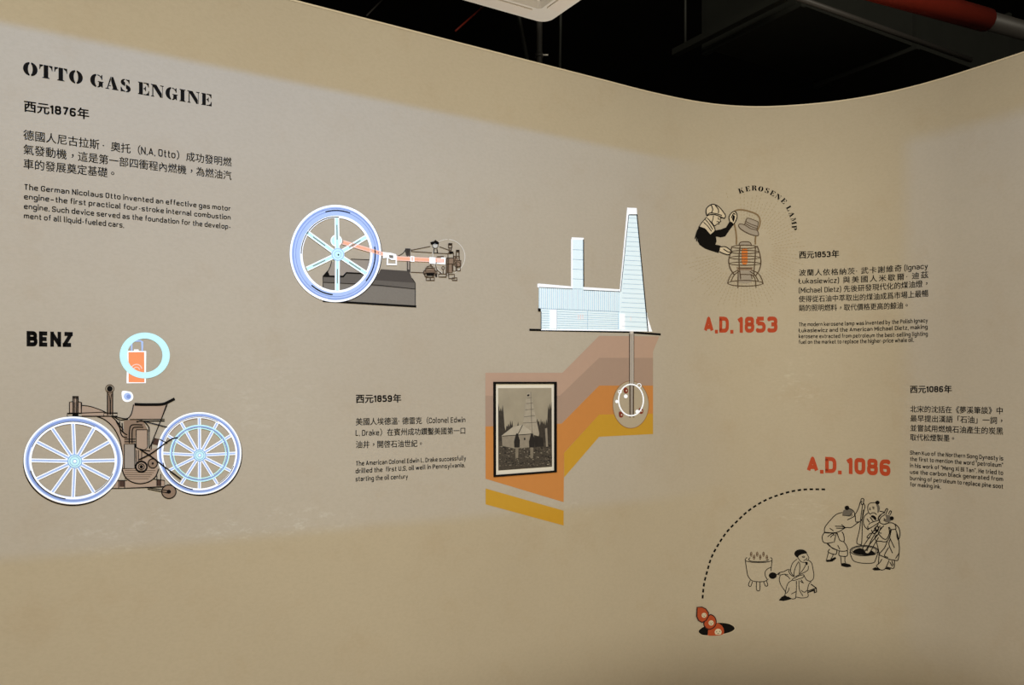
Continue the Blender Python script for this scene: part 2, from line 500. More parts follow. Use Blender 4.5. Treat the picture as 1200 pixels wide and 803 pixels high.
def set_line(txt, x0, y0, x1, y1, px_h, weight, latin=.78, cap=False):
    """glyph pieces laid on the wall from (x0,y0) to (x1,y1) along the baseline; px_h is the character (or capital) height at x0"""
    em = px_h * depth(x0) / F / (.73 if cap else .92); LW = .165 if cap else .145
    toks = line_tokens(txt, latin); data = []
    for t in toks:
        if is_cjk(t[0]): v, f, adv = glyphs(t, weight)
        else: v, f, adv = latin_run(t, LW)
        k = 1.0
        if len(t) == 1 and is_cjk(t): adv = 1.0 if t != '·' else .6
        data.append((t, v, f, adv * k, k))
    s0, s1 = s_of(x0), s_of(x1); tot = sum(d[3] for d in data) * em; gap = 0; sx = 1.0
    if len(data) > 1 and tot < (s1 - s0): gap = (s1 - s0 - tot) / (len(data) - 1)
    else: sx = (s1 - s0) / tot
    z0 = EYE + (YH - y0) / F * depth(x0); z1 = EYE + (YH - y1) / F * depth(x1)
    cur = s0; out = []
    for t, v, f, adv, k in data:
        pv = []
        for (a, b) in v:
            s = cur + a * k * em * sx; u = (s - s0) / (s1 - s0); z = z0 + (z1 - z0) * u + (b * em)
            x = x_of(s); pv.append((x, YH - (z - EYE) * F / depth(x)))
        out.append((t, pv, f)); cur += adv * em * sx + gap
    return out


def paragraph(name, rows, px_h, weight, label, m=INK, latin=.78, cap=False):
    x0, y0 = rows[-1][1], rows[-1][2]
    t = thing(name, x0, y0, label, 'text')
    for r in rows:
        a = Art()
        for _, pv, f in set_line(*r, px_h, weight, latin, cap): a.tris(pv, f)
        a.put('text_line', m, t, kind='stuff')
    return t


def heading(name, txt, x0, y0, x1, y1, px_h, weight, label, m=INK, latin=.21, cap=False, cat='lettering'):
    t = thing(name, (x0 + x1) / 2, (y0 + y1) / 2, label, cat)
    # one object per character
    em = px_h * depth(x0) / F / (.73 if cap else .92)
    data = []
    for c in txt:
        if c == ' ': data.append((c, [], [], .14)); continue
        v, f, adv = glyphs(c, weight) if is_cjk(c) else latin_run(c, latin); k = 1
        data.append((c, [(p[0] * k, p[1]) for p in v], f, (1.0 if is_cjk(c) else adv)))
    s0, s1 = s_of(x0), s_of(x1); sx = (s1 - s0) / (sum(d[3] for d in data) * em)
    z0 = EYE + (YH - y0) / F * depth(x0); z1 = EYE + (YH - y1) / F * depth(x1); cur = s0
    for c, v, f, adv in data:
        if v:
            pv = []
            for a, b in v:
                s = cur + a * em * sx; u = (s - s0) / (s1 - s0); x = x_of(s)
                pv.append((x, YH - (z0 + (z1 - z0) * u + b * em - EYE) * F / depth(x)))
            Art().tris(pv, f).put('full_stop' if c == '.' else 'letter', m, t)
        cur += adv * em * sx
    return t


# fat-face stencil alphabet, drawn here: each letter a list of outlines, height 1
def _arc(cx, cy, rx, ry, a0, a1, n=14): return [(cx + rx * math.cos(R(a0 + (a1 - a0) * i / n)), cy + ry * math.sin(R(a0 + (a1 - a0) * i / n))) for i in range(n + 1)]
def _cres(cx, side, rx, irx):
    a = _arc(cx, .5, rx, .52, 97, 263) + _arc(cx, .5, irx, .42, 255, 105)
    if side > 0: a = [(2 * cx - x, y) for x, y in a]
    return a
def _stem(x0, x1, l=.07, r=.07): return [(x0 - l, 0), (x1 + r, 0), (x1 + r, .05), (x1, .09), (x1, .91), (x1 + r, .95), (x1 + r, 1), (x0 - l, 1), (x0 - l, .95), (x0, .91), (x0, .09), (x0 - l, .05)]
ST = {
 'O': (1.0, [_cres(.5, -1, .5, .16), _cres(.5, 1, .5, .16)]),
 'T': (.92, [[(0, 1), (0, .62), (.04, .62), (.10, .82), (.26, .92), (.26, 1)], [(.92, 1), (.92, .62), (.88, .62), (.82, .82), (.66, .92), (.66, 1)],
             [(.30, 1), (.62, 1), (.62, .09), (.72, .05), (.72, 0), (.20, 0), (.20, .05), (.30, .09)]]),
 'G': (1.0, [_cres(.5, -1, .5, .16), [(.52, 1.0), (.66, .98), (.78, .88), (.84, 1.0), (.9, 1.0), (.9, .62), (.85, .62), (.78, .78), (.66, .9), (.52, .93)],
             [(.56, .48), (1.0, .48), (1.0, .43), (.93, .4), (.93, .02), (.88, .02), (.8, .1), (.66, 0), (.54, -.02), (.54, .06), (.62, .1), (.64, .4), (.56, .43)]]),
 'A': (1.0, [[(.0, 0), (.3, 0), (.3, .05), (.2, .08), (.25, .25), (.42, .25), (.42, .31), (.27, .31), (.42, .75), (.40, 1), (.38, 1), (.12, .08), (.0, .05)],
             [(.45, 1), (.6, 1), (.92, .08), (1.0, .05), (1.0, 0), (.5, 0), (.5, .05), (.58, .08), (.43, .66)]]),
 'S': (.82, [[(.38, 1.02), (.2, .99), (.06, .86), (.03, .7), (.12, .55), (.38, .44), (.38, .74), (.27, .82), (.28, .9), (.38, .95)],
             [(.44, 1.02), (.58, .98), (.66, 1.0), (.72, 1.0), (.72, .68), (.67, .68), (.6, .84), (.44, .95)],
             [(.44, -.02), (.64, .01), (.78, .14), (.81, .3), (.72, .47), (.44, .6), (.44, .28), (.56, .18), (.54, .1), (.44, .05)],
             [(.38, -.02), (.22, .02), (.1, -.01), (.03, -.01), (.03, .35), (.08, .35), (.18, .16), (.38, .05)]]),
 'E': (.88, [_stem(.08, .38, .08, .0), [(.43, 1), (.86, 1), (.86, .66), (.81, .66), (.74, .84), (.6, .93), (.43, .93)],
             [(.43, .54), (.52, .56), (.58, .7), (.63, .7), (.63, .32), (.58, .32), (.52, .46), (.43, .47)],
             [(.43, 0), (.88, 0), (.88, .37), (.83, .37), (.76, .17), (.6, .07), (.43, .07)]]),
 'N': (1.05, [[(0, 1), (.44, 1), (.88, .34), (.88, 0), (.76, 0), (.2, .80), (.2, .09), (.28, .05), (.28, 0), (.02, 0), (.02, .05), (.12, .09), (.12, .9), (0, .95)],
              [(.74, 1), (1.03, 1), (1.03, .95), (.95, .91), (.95, .0), (.91, .0), (.91, .91), (.74, .95)]]),
 'I': (.52, [_stem(.1, .42, .09, .09)]),
 'K': (1.0, [_stem(.08, .38, .08, .05), [(.45, .5), (.72, .91), (.64, .95), (.64, 1), (.95, 1), (.95, .95), (.82, .91), (.64, .64), (.94, .09), (1.0, .05), (1.0, 0), (.56, 0), (.56, .05), (.62, .09), (.47, .42)]]),
 'R': (1.0, [_stem(.08, .38, .08, .05), [(.46, 1), (.74, .98), (.88, .87), (.9, .74), (.84, .6), (.7, .52), (.88, .42), (.92, .12), (1.0, .05), (.95, -.01), (.72, .0), (.62, .12), (.6, .38), (.46, .46), (.46, .53), (.57, .6), (.57, .86), (.46, .93)]]),
 'L': (.86, [_stem(.08, .38, .08, .05), [(.44, 0), (.86, 0), (.86, .42), (.81, .42), (.74, .2), (.6, .08), (.44, .07)]]),
 'M': (1.25, [[(0, 1), (.36, 1), (.6, .34), (.56, .02), (.52, .02), (.2, .84), (.2, .09), (.28, .05), (.28, 0), (.02, 0), (.02, .05), (.12, .09), (.12, .9), (0, .95)],
              [(.65, .36), (.88, 1), (1.25, 1), (1.25, .95), (1.18, .91), (1.18, .09), (1.25, .05), (1.25, 0), (.78, 0), (.78, .05), (.86, .09), (.86, .8)]]),
 'P': (.9, [_stem(.08, .38, .08, .08), [(.46, 1), (.72, .99), (.87, .88), (.9, .72), (.86, .55), (.72, .44), (.46, .42), (.46, .49), (.57, .54), (.57, .88), (.46, .93)]]),
}
# ------------------------------------------------------------------ the room: curved display wall, floor, ceiling, far walls
TH = .14
wm = wall_material()
bm = bmesh.new(); cols = []
step = [XS[i] for i in range(0, len(XS)) if XS[i] > 740 or i % 8 == 0]
BOT, TOP = 0.0, EYE + WALLH
for x in step:
    p = plan(x); n = normal(x); q = p - n * TH
    c = []
    zs = [BOT, .5, 1, 1.5, 2, 2.5, TOP - .006]
    for zz in zs: c.append(bm.verts.new((p.x, p.y, zz)))
    r = p - n * .006; c.append(bm.verts.new((r.x, r.y, TOP)))
    c.append(bm.verts.new((q.x, q.y, TOP))); c.append(bm.verts.new((q.x, q.y, BOT))); cols.append(c)
for a, b in zip(cols, cols[1:]):
    for i in range(len(a)):
        j = (i + 1) % len(a); bm.faces.new((a[i], b[i], b[j], a[j]))
bm.faces.new(cols[0]); bm.faces.new(cols[-1][::-1])
bmesh.ops.recalc_face_normals(bm, faces=bm.faces)
for f in bm.faces: f.smooth = abs(f.normal.z) < .3
tag(mesh_obj('wall_front', bm, wm), 'long beige display wall that bends round a smooth curve', kind='structure')
o_ = bpy.data.objects['wall_front']
if 'label' in o_: del o_['label']


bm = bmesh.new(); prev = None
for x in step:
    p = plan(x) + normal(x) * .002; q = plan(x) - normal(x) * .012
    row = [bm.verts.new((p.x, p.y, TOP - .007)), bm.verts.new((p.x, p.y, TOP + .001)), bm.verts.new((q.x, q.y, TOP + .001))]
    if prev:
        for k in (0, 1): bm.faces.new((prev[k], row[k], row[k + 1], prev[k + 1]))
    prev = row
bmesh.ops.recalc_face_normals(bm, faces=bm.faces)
tag(mesh_obj('painted_lit_edge_1', bm, mat('lit_edge_tint', (196, 184, 160), .5, .04)), kind='structure')  # strip added along the wall top, its lit edge put into a paler colour


def box(bm, c, s, rz=0):
    r = bmesh.ops.create_cube(bm, size=1)
    from mathutils import Matrix
    bmesh.ops.scale(bm, vec=s, verts=r['verts']); bmesh.ops.rotate(bm, verts=r['verts'], cent=(0, 0, 0), matrix=Matrix.Rotation(rz, 3, 'Z'))
    bmesh.ops.translate(bm, vec=c, verts=r['verts']); return r['verts']


BLK = mat('black_ceiling_paint', (26, 25, 24), .9, .25, 3, spec=.1)
DRK = mat('dark_wall_paint', (30, 29, 27), .9, .2, 2, spec=.1)
FLR = mat('pale_concrete', (196, 188, 176), .9, .15, 60)
CH = 4.82
for nm, c, s, m_ in (('floor', (0.4, 2.4, -.05), (11, 13.2, .1), FLR), ('ceiling', (0.4, 2.4, CH + .05), (11, 13.2, .1), BLK),
                     ('wall_back', (.4, -4.15, CH / 2), (11, .1, CH), DRK), ('wall_far', (.4, 8.95, CH / 2), (11, .1, CH), DRK),
                     ('wall_left', (-5.05, 2.4, CH / 2), (.1, 13, CH), DRK), ('wall_right', (5.85, 2.4, CH / 2), (.1, 13, CH), DRK)):
    b = bmesh.new(); box(b, (0, 0, 0), s); tag(mesh_obj(nm, b, m_, loc=c), kind='structure')

# projector beams: a lamp on the ceiling whose lens throws a hard-edged rectangle on the wall


def projector_beam(loc, xa, xb, ra, rb, power, col, soft=.004, softr=None):
    l = bpy.data.lights.new('projector_beam', 'SPOT'); l.energy = power; l.color = col; l.shadow_soft_size = .01
    l.spot_size = R(150); l.spot_blend = 0
    o = link(bpy.data.objects.new('projector_beam', l)); o.location = loc
    P = Vector(loc); c = lambda x, r: Vector((*plan(x), EYE + r * WALLH))
    q = [c(xa, ra), c(xb, ra), c(xb, rb), c(xa, rb)]; cen = sum(q, Vector()) / 4
    look(o, cen); bpy.context.view_layer.update()
    inv = o.matrix_world.to_3x3().inverted()
    l.use_nodes = True; nt = l.node_tree; N = nt.nodes; L = nt.links
    em = N['Emission']; tc = N.new('ShaderNodeTexCoord'); prev = None
    cd_ = (inv @ (cen - P)).normalized()
    for i in range(4):
        n = (inv @ ((q[i] - P).cross(q[(i + 1) % 4] - P))).normalized()
        if n.dot(cd_) < 0: n = -n
        d = N.new('ShaderNodeVectorMath'); d.operation = 'DOT_PRODUCT'; d.inputs[1].default_value = n
        L.new(tc.outputs['Normal'], d.inputs[0])
        mr = N.new('ShaderNodeMapRange'); sf = softr if (softr and i == 1) else soft; mr.inputs[1].default_value = -sf; mr.inputs[2].default_value = sf
        L.new(d.outputs['Value'], mr.inputs[0]); cur = mr.outputs[0]
        if prev is not None:
            mu = N.new('ShaderNodeMath'); mu.operation = 'MULTIPLY'; L.new(prev, mu.inputs[0]); L.new(cur, mu.inputs[1]); cur = mu.outputs[0]
        prev = cur
    L.new(prev, em.inputs['Strength'])
    return o


projector_beam((.1, .9, 3.7), -250, 800, .79, -.363, 205, (.09, .36, 1), .005, .07)
projector_beam((1.4, .8, 3.7), 1062, 1500, .83, -.9, 130, (.10, .36, 1), .01)

# ------------------------------------------------------------------ above the wall: cassette unit, ducts, pipes
WHT = mat('off_white_plastic', (236, 230, 218), .5, .02); WH2 = mat('warm_white_plastic', (238, 228, 214), .5, .02)
GRY = mat('dark_galvanised_metal', (36, 37, 33), .6, .2, 8, metal=.3); GR2 = mat('grey_pipe_paint', (50, 47, 44), .5, .1)
GRD = mat('dark_grey_pipe_paint', (66, 64, 60), .5, .1)
REDP = mat('dull_red_pipe_paint', (104, 30, 18), .5, .15, 12)


def rounded_square(h, r, n=8):
    out = []
    for k, (sx, sy) in enumerate(((1, 1), (-1, 1), (-1, -1), (1, -1))):
        for i in range(n + 1):
            a = R(90 * k + 90 * i / n); out.append((sx * (h - r) + r * math.cos(a), sy * (h - r) + r * math.sin(a)))
    return out


zc = 3.77
cor = pt(640, 27, zc); u = Vector((-.852, -.523, 0)); v = Vector((.523, -.852, 0)); SZ = .96
cen = cor + (u + v) * (SZ / 2 - .012); ang = math.atan2(u.y, u.x)
t = link(bpy.data.objects.new('cassette_air_conditioner', None)); t.location = (cen.x, cen.y, zc); t.rotation_euler.z = ang
tag(t, 'white square ceiling unit with a rounded corner hanging above the wall', 'air conditioner')
b = bmesh.new()
loops = []
for h, r, z in ((SZ / 2, .07, .03), (SZ / 2, .07, .006), (SZ / 2 - .006, .066, 0), (SZ / 2 - .13, .02, 0), (SZ / 2 - .15, .015, .03)):
    loops.append([b.verts.new((x, y, z)) for x, y in rounded_square(h, r)])
for a, c in zip(loops, loops[1:]):
    for i in range(len(a)):
        j = (i + 1) % len(a); b.faces.new((a[i], a[j], c[j], c[i]))
b.faces.new(loops[0])
bmesh.ops.recalc_face_normals(b, faces=b.faces); mesh_obj('outer_panel', b, WHT, t)
b = bmesh.new(); h = SZ / 2 - .155; g = h - .1
o1 = [b.verts.new((x, y, .028)) for x, y in ((h, h), (-h, h), (-h, -h), (h, -h))]; o2 = [b.verts.new((x, y, .002)) for x, y in ((g, g), (-g, g), (-g, -g), (g, -g))]
for i in range(4): b.faces.new((o1[i], o1[(i + 1) % 4], o2[(i + 1) % 4], o2[i]))
b.faces.new(o2); mesh_obj('intake_grille', b, WH2, t)
for k in range(4):
    b = bmesh.new(); box(b, (0, SZ / 2 - .075, -.004), (SZ - .34, .075, .006)); f_ = mesh_obj('air_flap', b, WH2, t); f_.rotation_euler.z = k * math.pi / 2
b = bmesh.new(); box(b, (0, 0, .15), (.84, .84, .24)); mesh_obj('housing', b, GRY, t)
for sx in (-1, 1):
    for sy in (-1, 1):
        b = bmesh.new(); box(b, (sx * .38, sy * .38, (.27 + CH - zc) / 2), (.012, .012, CH - zc - .27)); mesh_obj('hanging_rod', b, GRY, t)


def tube(bm, a, b_, r, n=14):
    a, b_ = Vector(a), Vector(b_); d = (b_ - a).normalized(); s = d.orthogonal().normalized(); q = d.cross(s)
    A = [bm.verts.new(a + (s * math.cos(2 * math.pi * i / n) + q * math.sin(2 * math.pi * i / n)) * r) for i in range(n)]
    B = [bm.verts.new(b_ + (s * math.cos(2 * math.pi * i / n) + q * math.sin(2 * math.pi * i / n)) * r) for i in range(n)]
    for i in range(n): bm.faces.new((A[i], A[(i + 1) % n], B[(i + 1) % n], B[i]))
    bm.faces.new(A[::-1]); bm.faces.new(B)
    for f in bm.faces: f.smooth = len(f.verts) == 4
    return bm


def pipe_thing(name, a, b_, r, m_, label, cat='pipe'):
    a = Vector(a); o = mesh_obj(name, tube(bmesh.new(), (0, 0, 0), Vector(b_) - a, r), m_, None, a); return tag(o, label, cat)


# big rectangular duct
A0, A1 = pt(826, 57, 3.92), pt(976, 102, 3.92); dd = (A1 - A0).normalized(); nn = Vector((dd.y, -dd.x, 0))
t = link(bpy.data.objects.new('air_duct', None)); t.location = A0; tag(t, 'large dark rectangular air duct above the curved corner', 'duct')
b = bmesh.new(); an = math.atan2(dd.y, dd.x)
box(b, dd * 1.9 + nn * .36 + Vector((0, 0, .22)), (3.8, .72, .44), an); mesh_obj('duct_body', b, GRY, t)
for k in range(4):
    b = bmesh.new(); box(b, dd * (.02 + k * 1.1) + nn * .36 + Vector((0, 0, .22)), (.035, .78, .5), an); mesh_obj('duct_flange', b, GRY, t)
b = tube(bmesh.new(), (-.12, .03, 0), (-.12, .03, CH - A0.z), .009, 8); mesh_obj('hanging_rod', b, GRY, t)
b = bmesh.new(); box(b, dd * -.12 + nn * .3 + Vector((0, 0, .0)), (.05, .9, .04), an); mesh_obj('support_channel', b, GRY, t)
# red sprinkler main and the grey pipe it joins
a_, b_ = pt(1030, -12, 3.80), pt(1156, 23.5, 3.80); dr = (b_ - a_).normalized()
pipe_thing('sprinkler_pipe', a_ - dr * .8, b_, .062, REDP, 'thick dull red pipe under the dark ceiling at upper right')
pipe_thing('grey_pipe', b_ + dr * .003, b_ + dr * 2.2, .05, GR2, 'grey pipe that carries on from the red one at far upper right')
a_ = pt(925, -6, 3.88); b_ = pt(1075, 48, 3.88)
pipe_thing('conduit', a_, b_ + (b_ - a_) * .5, .016, GR2, 'thin grey conduit running along the edge of the big duct', 'conduit')
# vertical pipe behind the wall top with a clamp
pv = pt(632, 60, 3.42)
t = link(bpy.data.objects.new('drop_pipe', None)); t.location = (pv.x * 1.25, pv.y * 1.25, 2.6); tag(t, 'thin vertical grey pipe with a clamp dropping behind the wall top', 'pipe')
mesh_obj('pipe_run', tube(bmesh.new(), (0, 0, 0), (0, 0, CH - 2.6), .019), GRD, t)
zz = EYE + (457 - 65) / F * t.location.y - 2.6
mesh_obj('pipe_clamp', tube(bmesh.new(), (0, 0, zz - .012), (0, 0, zz + .012), .026), GRD, t)
mesh_obj('clamp_bolt', tube(bmesh.new(), (.015, -.01, zz), (.055, -.01, zz), .005, 8), WHT, t)
for (x, y, x2, y2, r, m_, lb) in ((608, 20, 618, 70, .012, GRY, 'thin dark slanting cable left of the drop pipe'), (655, 20, 656, 75, .01, GRY, 'thin dark vertical rod right of the drop pipe')):
    a_, b_ = pt(x, y, 3.82), pt(x2, y2, 3.42)
    q = Vector((a_.x * 1.15, b_.y * 1.2, EYE + (YH - y) / F * b_.y * 1.2)); p = Vector((b_.x * 1.2, b_.y * 1.2, EYE + (YH - y2) / F * b_.y * 1.2))
    e = (q - p).normalized(); k = (CH - p.z) / e.z
    pipe_thing('ceiling_rod', p - e * .3, p + e * k, r, m_, lb, 'rod')
a_, b_ = pt(452, -4, CH), pt(430, 18, 4.4); pipe_thing('ceiling_cable', a_, b_, .006, GR2, 'thin grey cable in the dark above the left wall', 'cable')
a_, b_ = pt(566, 8, CH), pt(534, 36, 4.4); pipe_thing('red_cable', a_, b_, .007, REDP, 'thin red cable with a pale tip above the middle of the wall', 'cable')

# ------------------------------------------------------------------ headings and texts


def stencil(name, txt, x0, y0, x1, y1, h0, label):
    t = thing(name, (x0 + x1) / 2, (y0 + y1) / 2, label, 'lettering')
    em = h0 * depth(x0) / F; gap = .13
    tot = sum((.42 if c == ' ' else ST[c][0] + gap) for c in txt) - gap
    s0, s1 = s_of(x0), s_of(x1); sx = (s1 - s0) / tot; z0 = EYE + (YH - y0) / F * depth(x0); z1 = EYE + (YH - y1) / F * depth(x1); cur = 0
    for c in txt:
        if c == ' ': cur += .42; continue
        a = Art()
        for poly in ST[c][1]:
            q = []
            for px, py in poly:
                s = s0 + (cur + px) * sx; x = x_of(s); z = z0 + (z1 - z0) * (cur + px) / tot + py * em
                q.append((x, YH - (z - EYE) * F / depth(x)))
            a.f.append(q)
        a.put('letter', INK, t); cur += ST[c][0] + gap


stencil('heading_lettering', 'OTTO GAS ENGINE', 27, 87.4, 248, 124.8, 15.6, 'black stencil heading in fat serif capitals at the top left')
heading('year_lettering', '西元1876年', 27.5, 129.5, 104.8, 139.2, 13.2, .028, 'black bold 1876 year line below the stencil heading')
paragraph('chinese_text', [('德國人尼古拉斯 · 奧托（N.A. Otto）成功發明燃', 27, 162.6, 271.5, 194.6), ('氣發動機，這是第一部四衝程內燃機，為燃油汽', 27, 179.6, 271.5, 210.4),
          ('車的發展奠定基礎。', 27, 196.6, 138, 208.2)], 11.8, .010, 'three black lines of Chinese text under the 1876 year')
paragraph('english_text', [('The German Nicolaus Otto invented an effective gas motor', 28, 222.2, 271, 247.6), ('engine—the first practical four-stroke internal combustion', 28, 233.6, 271, 258),
          ('engine. Such device served as the foundation for the develop-', 28, 245, 271, 269), ('ment of all liquid-fueled cars.', 28, 256.2, 146, 267.2)], 6.6, .008,
          'four black lines of English text in the upper left, starting The German', cap=True)
heading('heading_lettering', 'BENZ', 31.2, 406, 87, 406.9, 18, .05, 'black bold condensed four-letter heading above the motor tricycle', latin=.27, cap=True)
heading('year_lettering', '西元1859年', 416.6, 471.6, 470.4, 471.0, 10.2, .028, 'black bold 1859 year line left of the framed photograph')
paragraph('chinese_text', [('美國人埃德溫·德雷克（Colonel Edwin', 416.6, 498, 546, 495.2), ('L. Drake）在賓州成功鑽鑿美國第一口', 416.6, 511, 546, 508), ('油井，開啓石油世紀。', 416.6, 524.8, 497, 523)],
          8.6, .012, 'three short lines of Chinese text left of the framed photograph')
paragraph('english_text', [('The American Colonel Edwin L. Drake successfully', 416.8, 546.2, 546.5, 539.4), ('drilled the  first U.S. oil well in Pennsylvania.', 416.6, 555, 545.4, 547.6), ('starting the oil century', 416.6, 564.4, 478.4, 561)],
          5.6, .008, 'three black lines of English text left of the framed photograph, starting The American', cap=True)
heading('year_lettering', '西元1853年', 936, 302.2, 983.6, 301, 8.6, .028, 'black bold 1853 year line right of the lamp picture')
paragraph('chinese_text', [('波蘭人依格納茨·武卡謝維奇 (Ignacy', 936, 322.8, 1088.2, 314.8), ('Łukasiewicz) 與美國人米歇爾·迪茲', 936, 332.6, 1088.2, 325.2), ('(Michael Dietz) 先後研發現代化的煤油燈，', 936, 343.4, 1090, 335),
          ('使得從石油中萃取出的煤油成爲市場上最暢', 936, 353.6, 1088.2, 347), ('銷的照明燃料，取代價格更高的鯨油。', 936, 364, 1066.5, 360.8)], 7.6, .012, 'five black lines of Chinese text under the 1853 year', latin=.72)
paragraph('english_text', [('The modern kerosene lamp was invented by the Polish Ignacy', 936, 382.6, 1087.8, 377.8), ('Łukasiewicz and the American Michael Dietz, making', 936, 389.6, 1087.8, 385.4),
          ('kerosene extracted from petroleum the best-selling lighting', 936, 396.5, 1087.8, 393.6), ('fuel on the market to replace the higher-price whale oil.', 936, 403.2, 1071.5, 400.8)], 4.6, .008,
          'four small black lines of English text right of the red 1853 date', cap=True)
heading('date_lettering', 'A.D. 1853', 824.8, 389.7, 913, 389.7, 19, .042, 'rust red 1853 date in bold capitals below the lamp picture', ORL, latin=.25, cap=True)
heading('year_lettering', '西元1086年', 1066.2, 460, 1115.8, 459.8, 8.8, .028, 'black bold 1086 year line at the right edge')
paragraph('chinese_text', [('北宋的沈括在《夢溪筆談》中', 1066.5, 482.6, 1176, 485), ('最早提出漢語「石油」一詞，', 1066.5, 493.6, 1178, 496.6), ('並嘗試用燃燒石油產生的炭黑', 1066.5, 504.8, 1176, 509), ('取代松煙製墨。', 1066.5, 515.8, 1121, 517.2)],
          7.8, .012, 'four black lines of Chinese text under the 1086 year')
paragraph('english_text', [('Shen Kuo of the Northern Song Dynasty is', 1066.5, 533, 1176.2, 540), ('the first to mention the word “petroleum”', 1066.5, 540.3, 1176.2, 548), ('in his work of “Meng Xi Bi Tan”. He tried to', 1066.5, 548, 1176.2, 557),
          ('use the carbon black generated from', 1066.5, 555.4, 1176.2, 564.4), ('burning of petroleum to replace pine soot', 1066.5, 562.8, 1176.2, 573), ('for making ink.', 1066.5, 570.2, 1103.2, 573.2)], 4.8, .008,
          'six small black lines of English text at the right edge, starting Shen Kuo', cap=True)
heading('date_lettering', 'A.D. 1086', 945.4, 553.6, 1045.6, 558.6, 18.8, .042, 'rust red 1086 date in bold capitals above the dashed arc', ORL, latin=.25, cap=True)

# arc of stencil letters over the lamp
L_ = Z(800, 210, 5.733)
t = thing('arc_lettering', 905, 250, 'small black stencil letters bent in an arc over the lamp', 'lettering')
ac = [(392, 77), (437, 65), (481, 60), (525, 66), (568, 77), (605, 95), (642, 119), (680, 147), (715, 196), (732, 237), (746, 282), (750, 328)]
for i, (c, (cx, cy)) in enumerate(zip('KEROSENELAMP', ac)):
    a_, b_ = ac[max(0, i - 1)], ac[min(11, i + 1)]; an = math.atan2(b_[1] - a_[1], b_[0] - a_[0])
    if c == 'K': an = -.30
    if c == 'P': an = 1.50
    g = Art(L_); wd = ST[c][0]
    for poly in ST[c][1]:
        g.fill([(cx + (px - wd / 2) * 34 * math.cos(an) + (py - .5) * 34 * math.sin(an), cy + (px - wd / 2) * 34 * math.sin(an) - (py - .5) * 34 * math.cos(an)) for px, py in poly])
    g.put('letter', INK, t)
# ------------------------------------------------------------------ motor tricycle picture
A_ = Z(20, 440, 5.02); B_ = Z(130, 440, 5.018)
T = thing('motor_tricycle_picture', 160, 590, 'line drawing of a motor tricycle with glowing spoked wheels, below the four-letter heading', 'picture')
# printed body, from the front zoom (A_) and the rear zoom (B_)
Art(A_).fill([(328, 125), (360, 125), (360, 240), (328, 240)]).fill([(308, 158), (378, 158), (378, 222), (308, 222)]).put('steering_head', TAN, T, 0)
Art(A_).lines([[(328, 245), (328, 123), (358, 123), (358, 245)], [(336, 125), (336, 240)], [(350, 125), (350, 240)], [(308, 222), (308, 158), (328, 154)], [(358, 154), (378, 160), (378, 222)],
               [(308, 222), (378, 222)], [(295, 242), (295, 225), (380, 224)], [(328, 135), (358, 135)]], 1.0, False).put('outline', INK, T, 2)
Art(A_).fill([(328, 225), (360, 225), (360, 245), (328, 245)]).fill([(326, 122), (360, 122), (360, 130), (326, 130)]).put('steering_clamp', INK, T, 2, kind='stuff')
Art(A_).fill([(380, 180), (440, 187), (520, 215), (545, 222), (545, 240), (380, 240)]).put('front_fork', TAN, T, 0)
Art(A_).lines([[(378, 176), (430, 183), (490, 203), (530, 222)], [(380, 240), (590, 240)]], 1.0).lines([[(295, 242), (590, 242), (590, 222), (510, 222), (510, 240)], [(380, 222), (520, 216)]], .9, False).put('outline', INK, T, 2)
Art(A_).fill([(528, 90), (565, 90), (565, 232), (528, 232)]).put('lamp_post', TAD, T, 1)
Art(A_).line([(532, 95), (532, 235)], 1.3, False).line([(562, 95), (562, 235)], 1.3, False).lines([[(540, 110), (546, 150), (546, 230)], [(556, 110), (550, 150), (550, 230)]], .8).ell(545, 79, 17, 17, 18).put('outline', INK, T, 3)
Art(A_).ring(545, 79, 27, 26, 5).put('lamp_rim', BRN, T, 3)
Art(B_).fill([(-82, 240), (0, 240), (35, 275), (80, 335), (80, 420), (75, 550), (66, 550), (64, 450), (50, 375), (15, 308), (-35, 262)]).put('mudguard', TAN, T, 0)
Art(B_).lines([[(-88, 240), (-38, 260), (12, 305), (48, 370), (64, 440), (68, 500), (66, 560)], [(0, 238), (35, 272), (72, 320)], [(8, 236), (50, 262), (100, 258)], [(30, 270), (65, 330), (95, 350)]], 1.2).put('outline', INK, T, 4)
Art(B_).fill([(78, 405), (140, 405), (140, 548), (78, 548)]).put('engine_block', SH4, T, 2)
Art(B_).fill([(148, 320), (215, 320), (215, 425), (195, 440), (148, 425)]).put('cylinder', TAN, T, 2)
Art(B_).fill([(75, 270), (130, 255), (190, 270), (215, 320), (148, 320), (140, 405), (78, 405)]).put('carburettor', TAD, T, 1)
Art(B_).fill([(78, 548), (285, 548), (265, 590), (225, 622), (170, 636), (120, 625), (80, 590), (66, 555)]).put('crankcase', TAN, T, 1)
Art(B_).fill([(145, 430), (270, 430), (275, 550), (145, 550)]).put('gear_case', TAN, T, 1)
Art(B_).fill([(20, 618), (315, 618), (315, 655), (20, 662)]).put('footboard', TAN, T, 0)
Art(B_).lines([[(78, 548), (78, 405), (140, 405), (140, 548), (66, 548)], [(20, 618), (95, 618)], [(250, 610), (315, 618), (315, 655), (60, 665), (-30, 665)], [(45, 620), (45, 662)], [(80, 620), (80, 662)], [(270, 590), (270, 650)], [(292, 580), (292, 650)],
               [(148, 320), (215, 320), (215, 425), (195, 440)], [(148, 320), (148, 420)], [(225, 320), (225, 430)], [(110, 260), (315, 258), (315, 268), (150, 270)], [(150, 440), (150, 530)], [(162, 440), (162, 520)], [(180, 440), (180, 500)],
               [(260, 370), (240, 405), (235, 440)], [(80, 375), (145, 375)], [(80, 390), (145, 390)]], .9, False).put('outline', INK, T, 4)
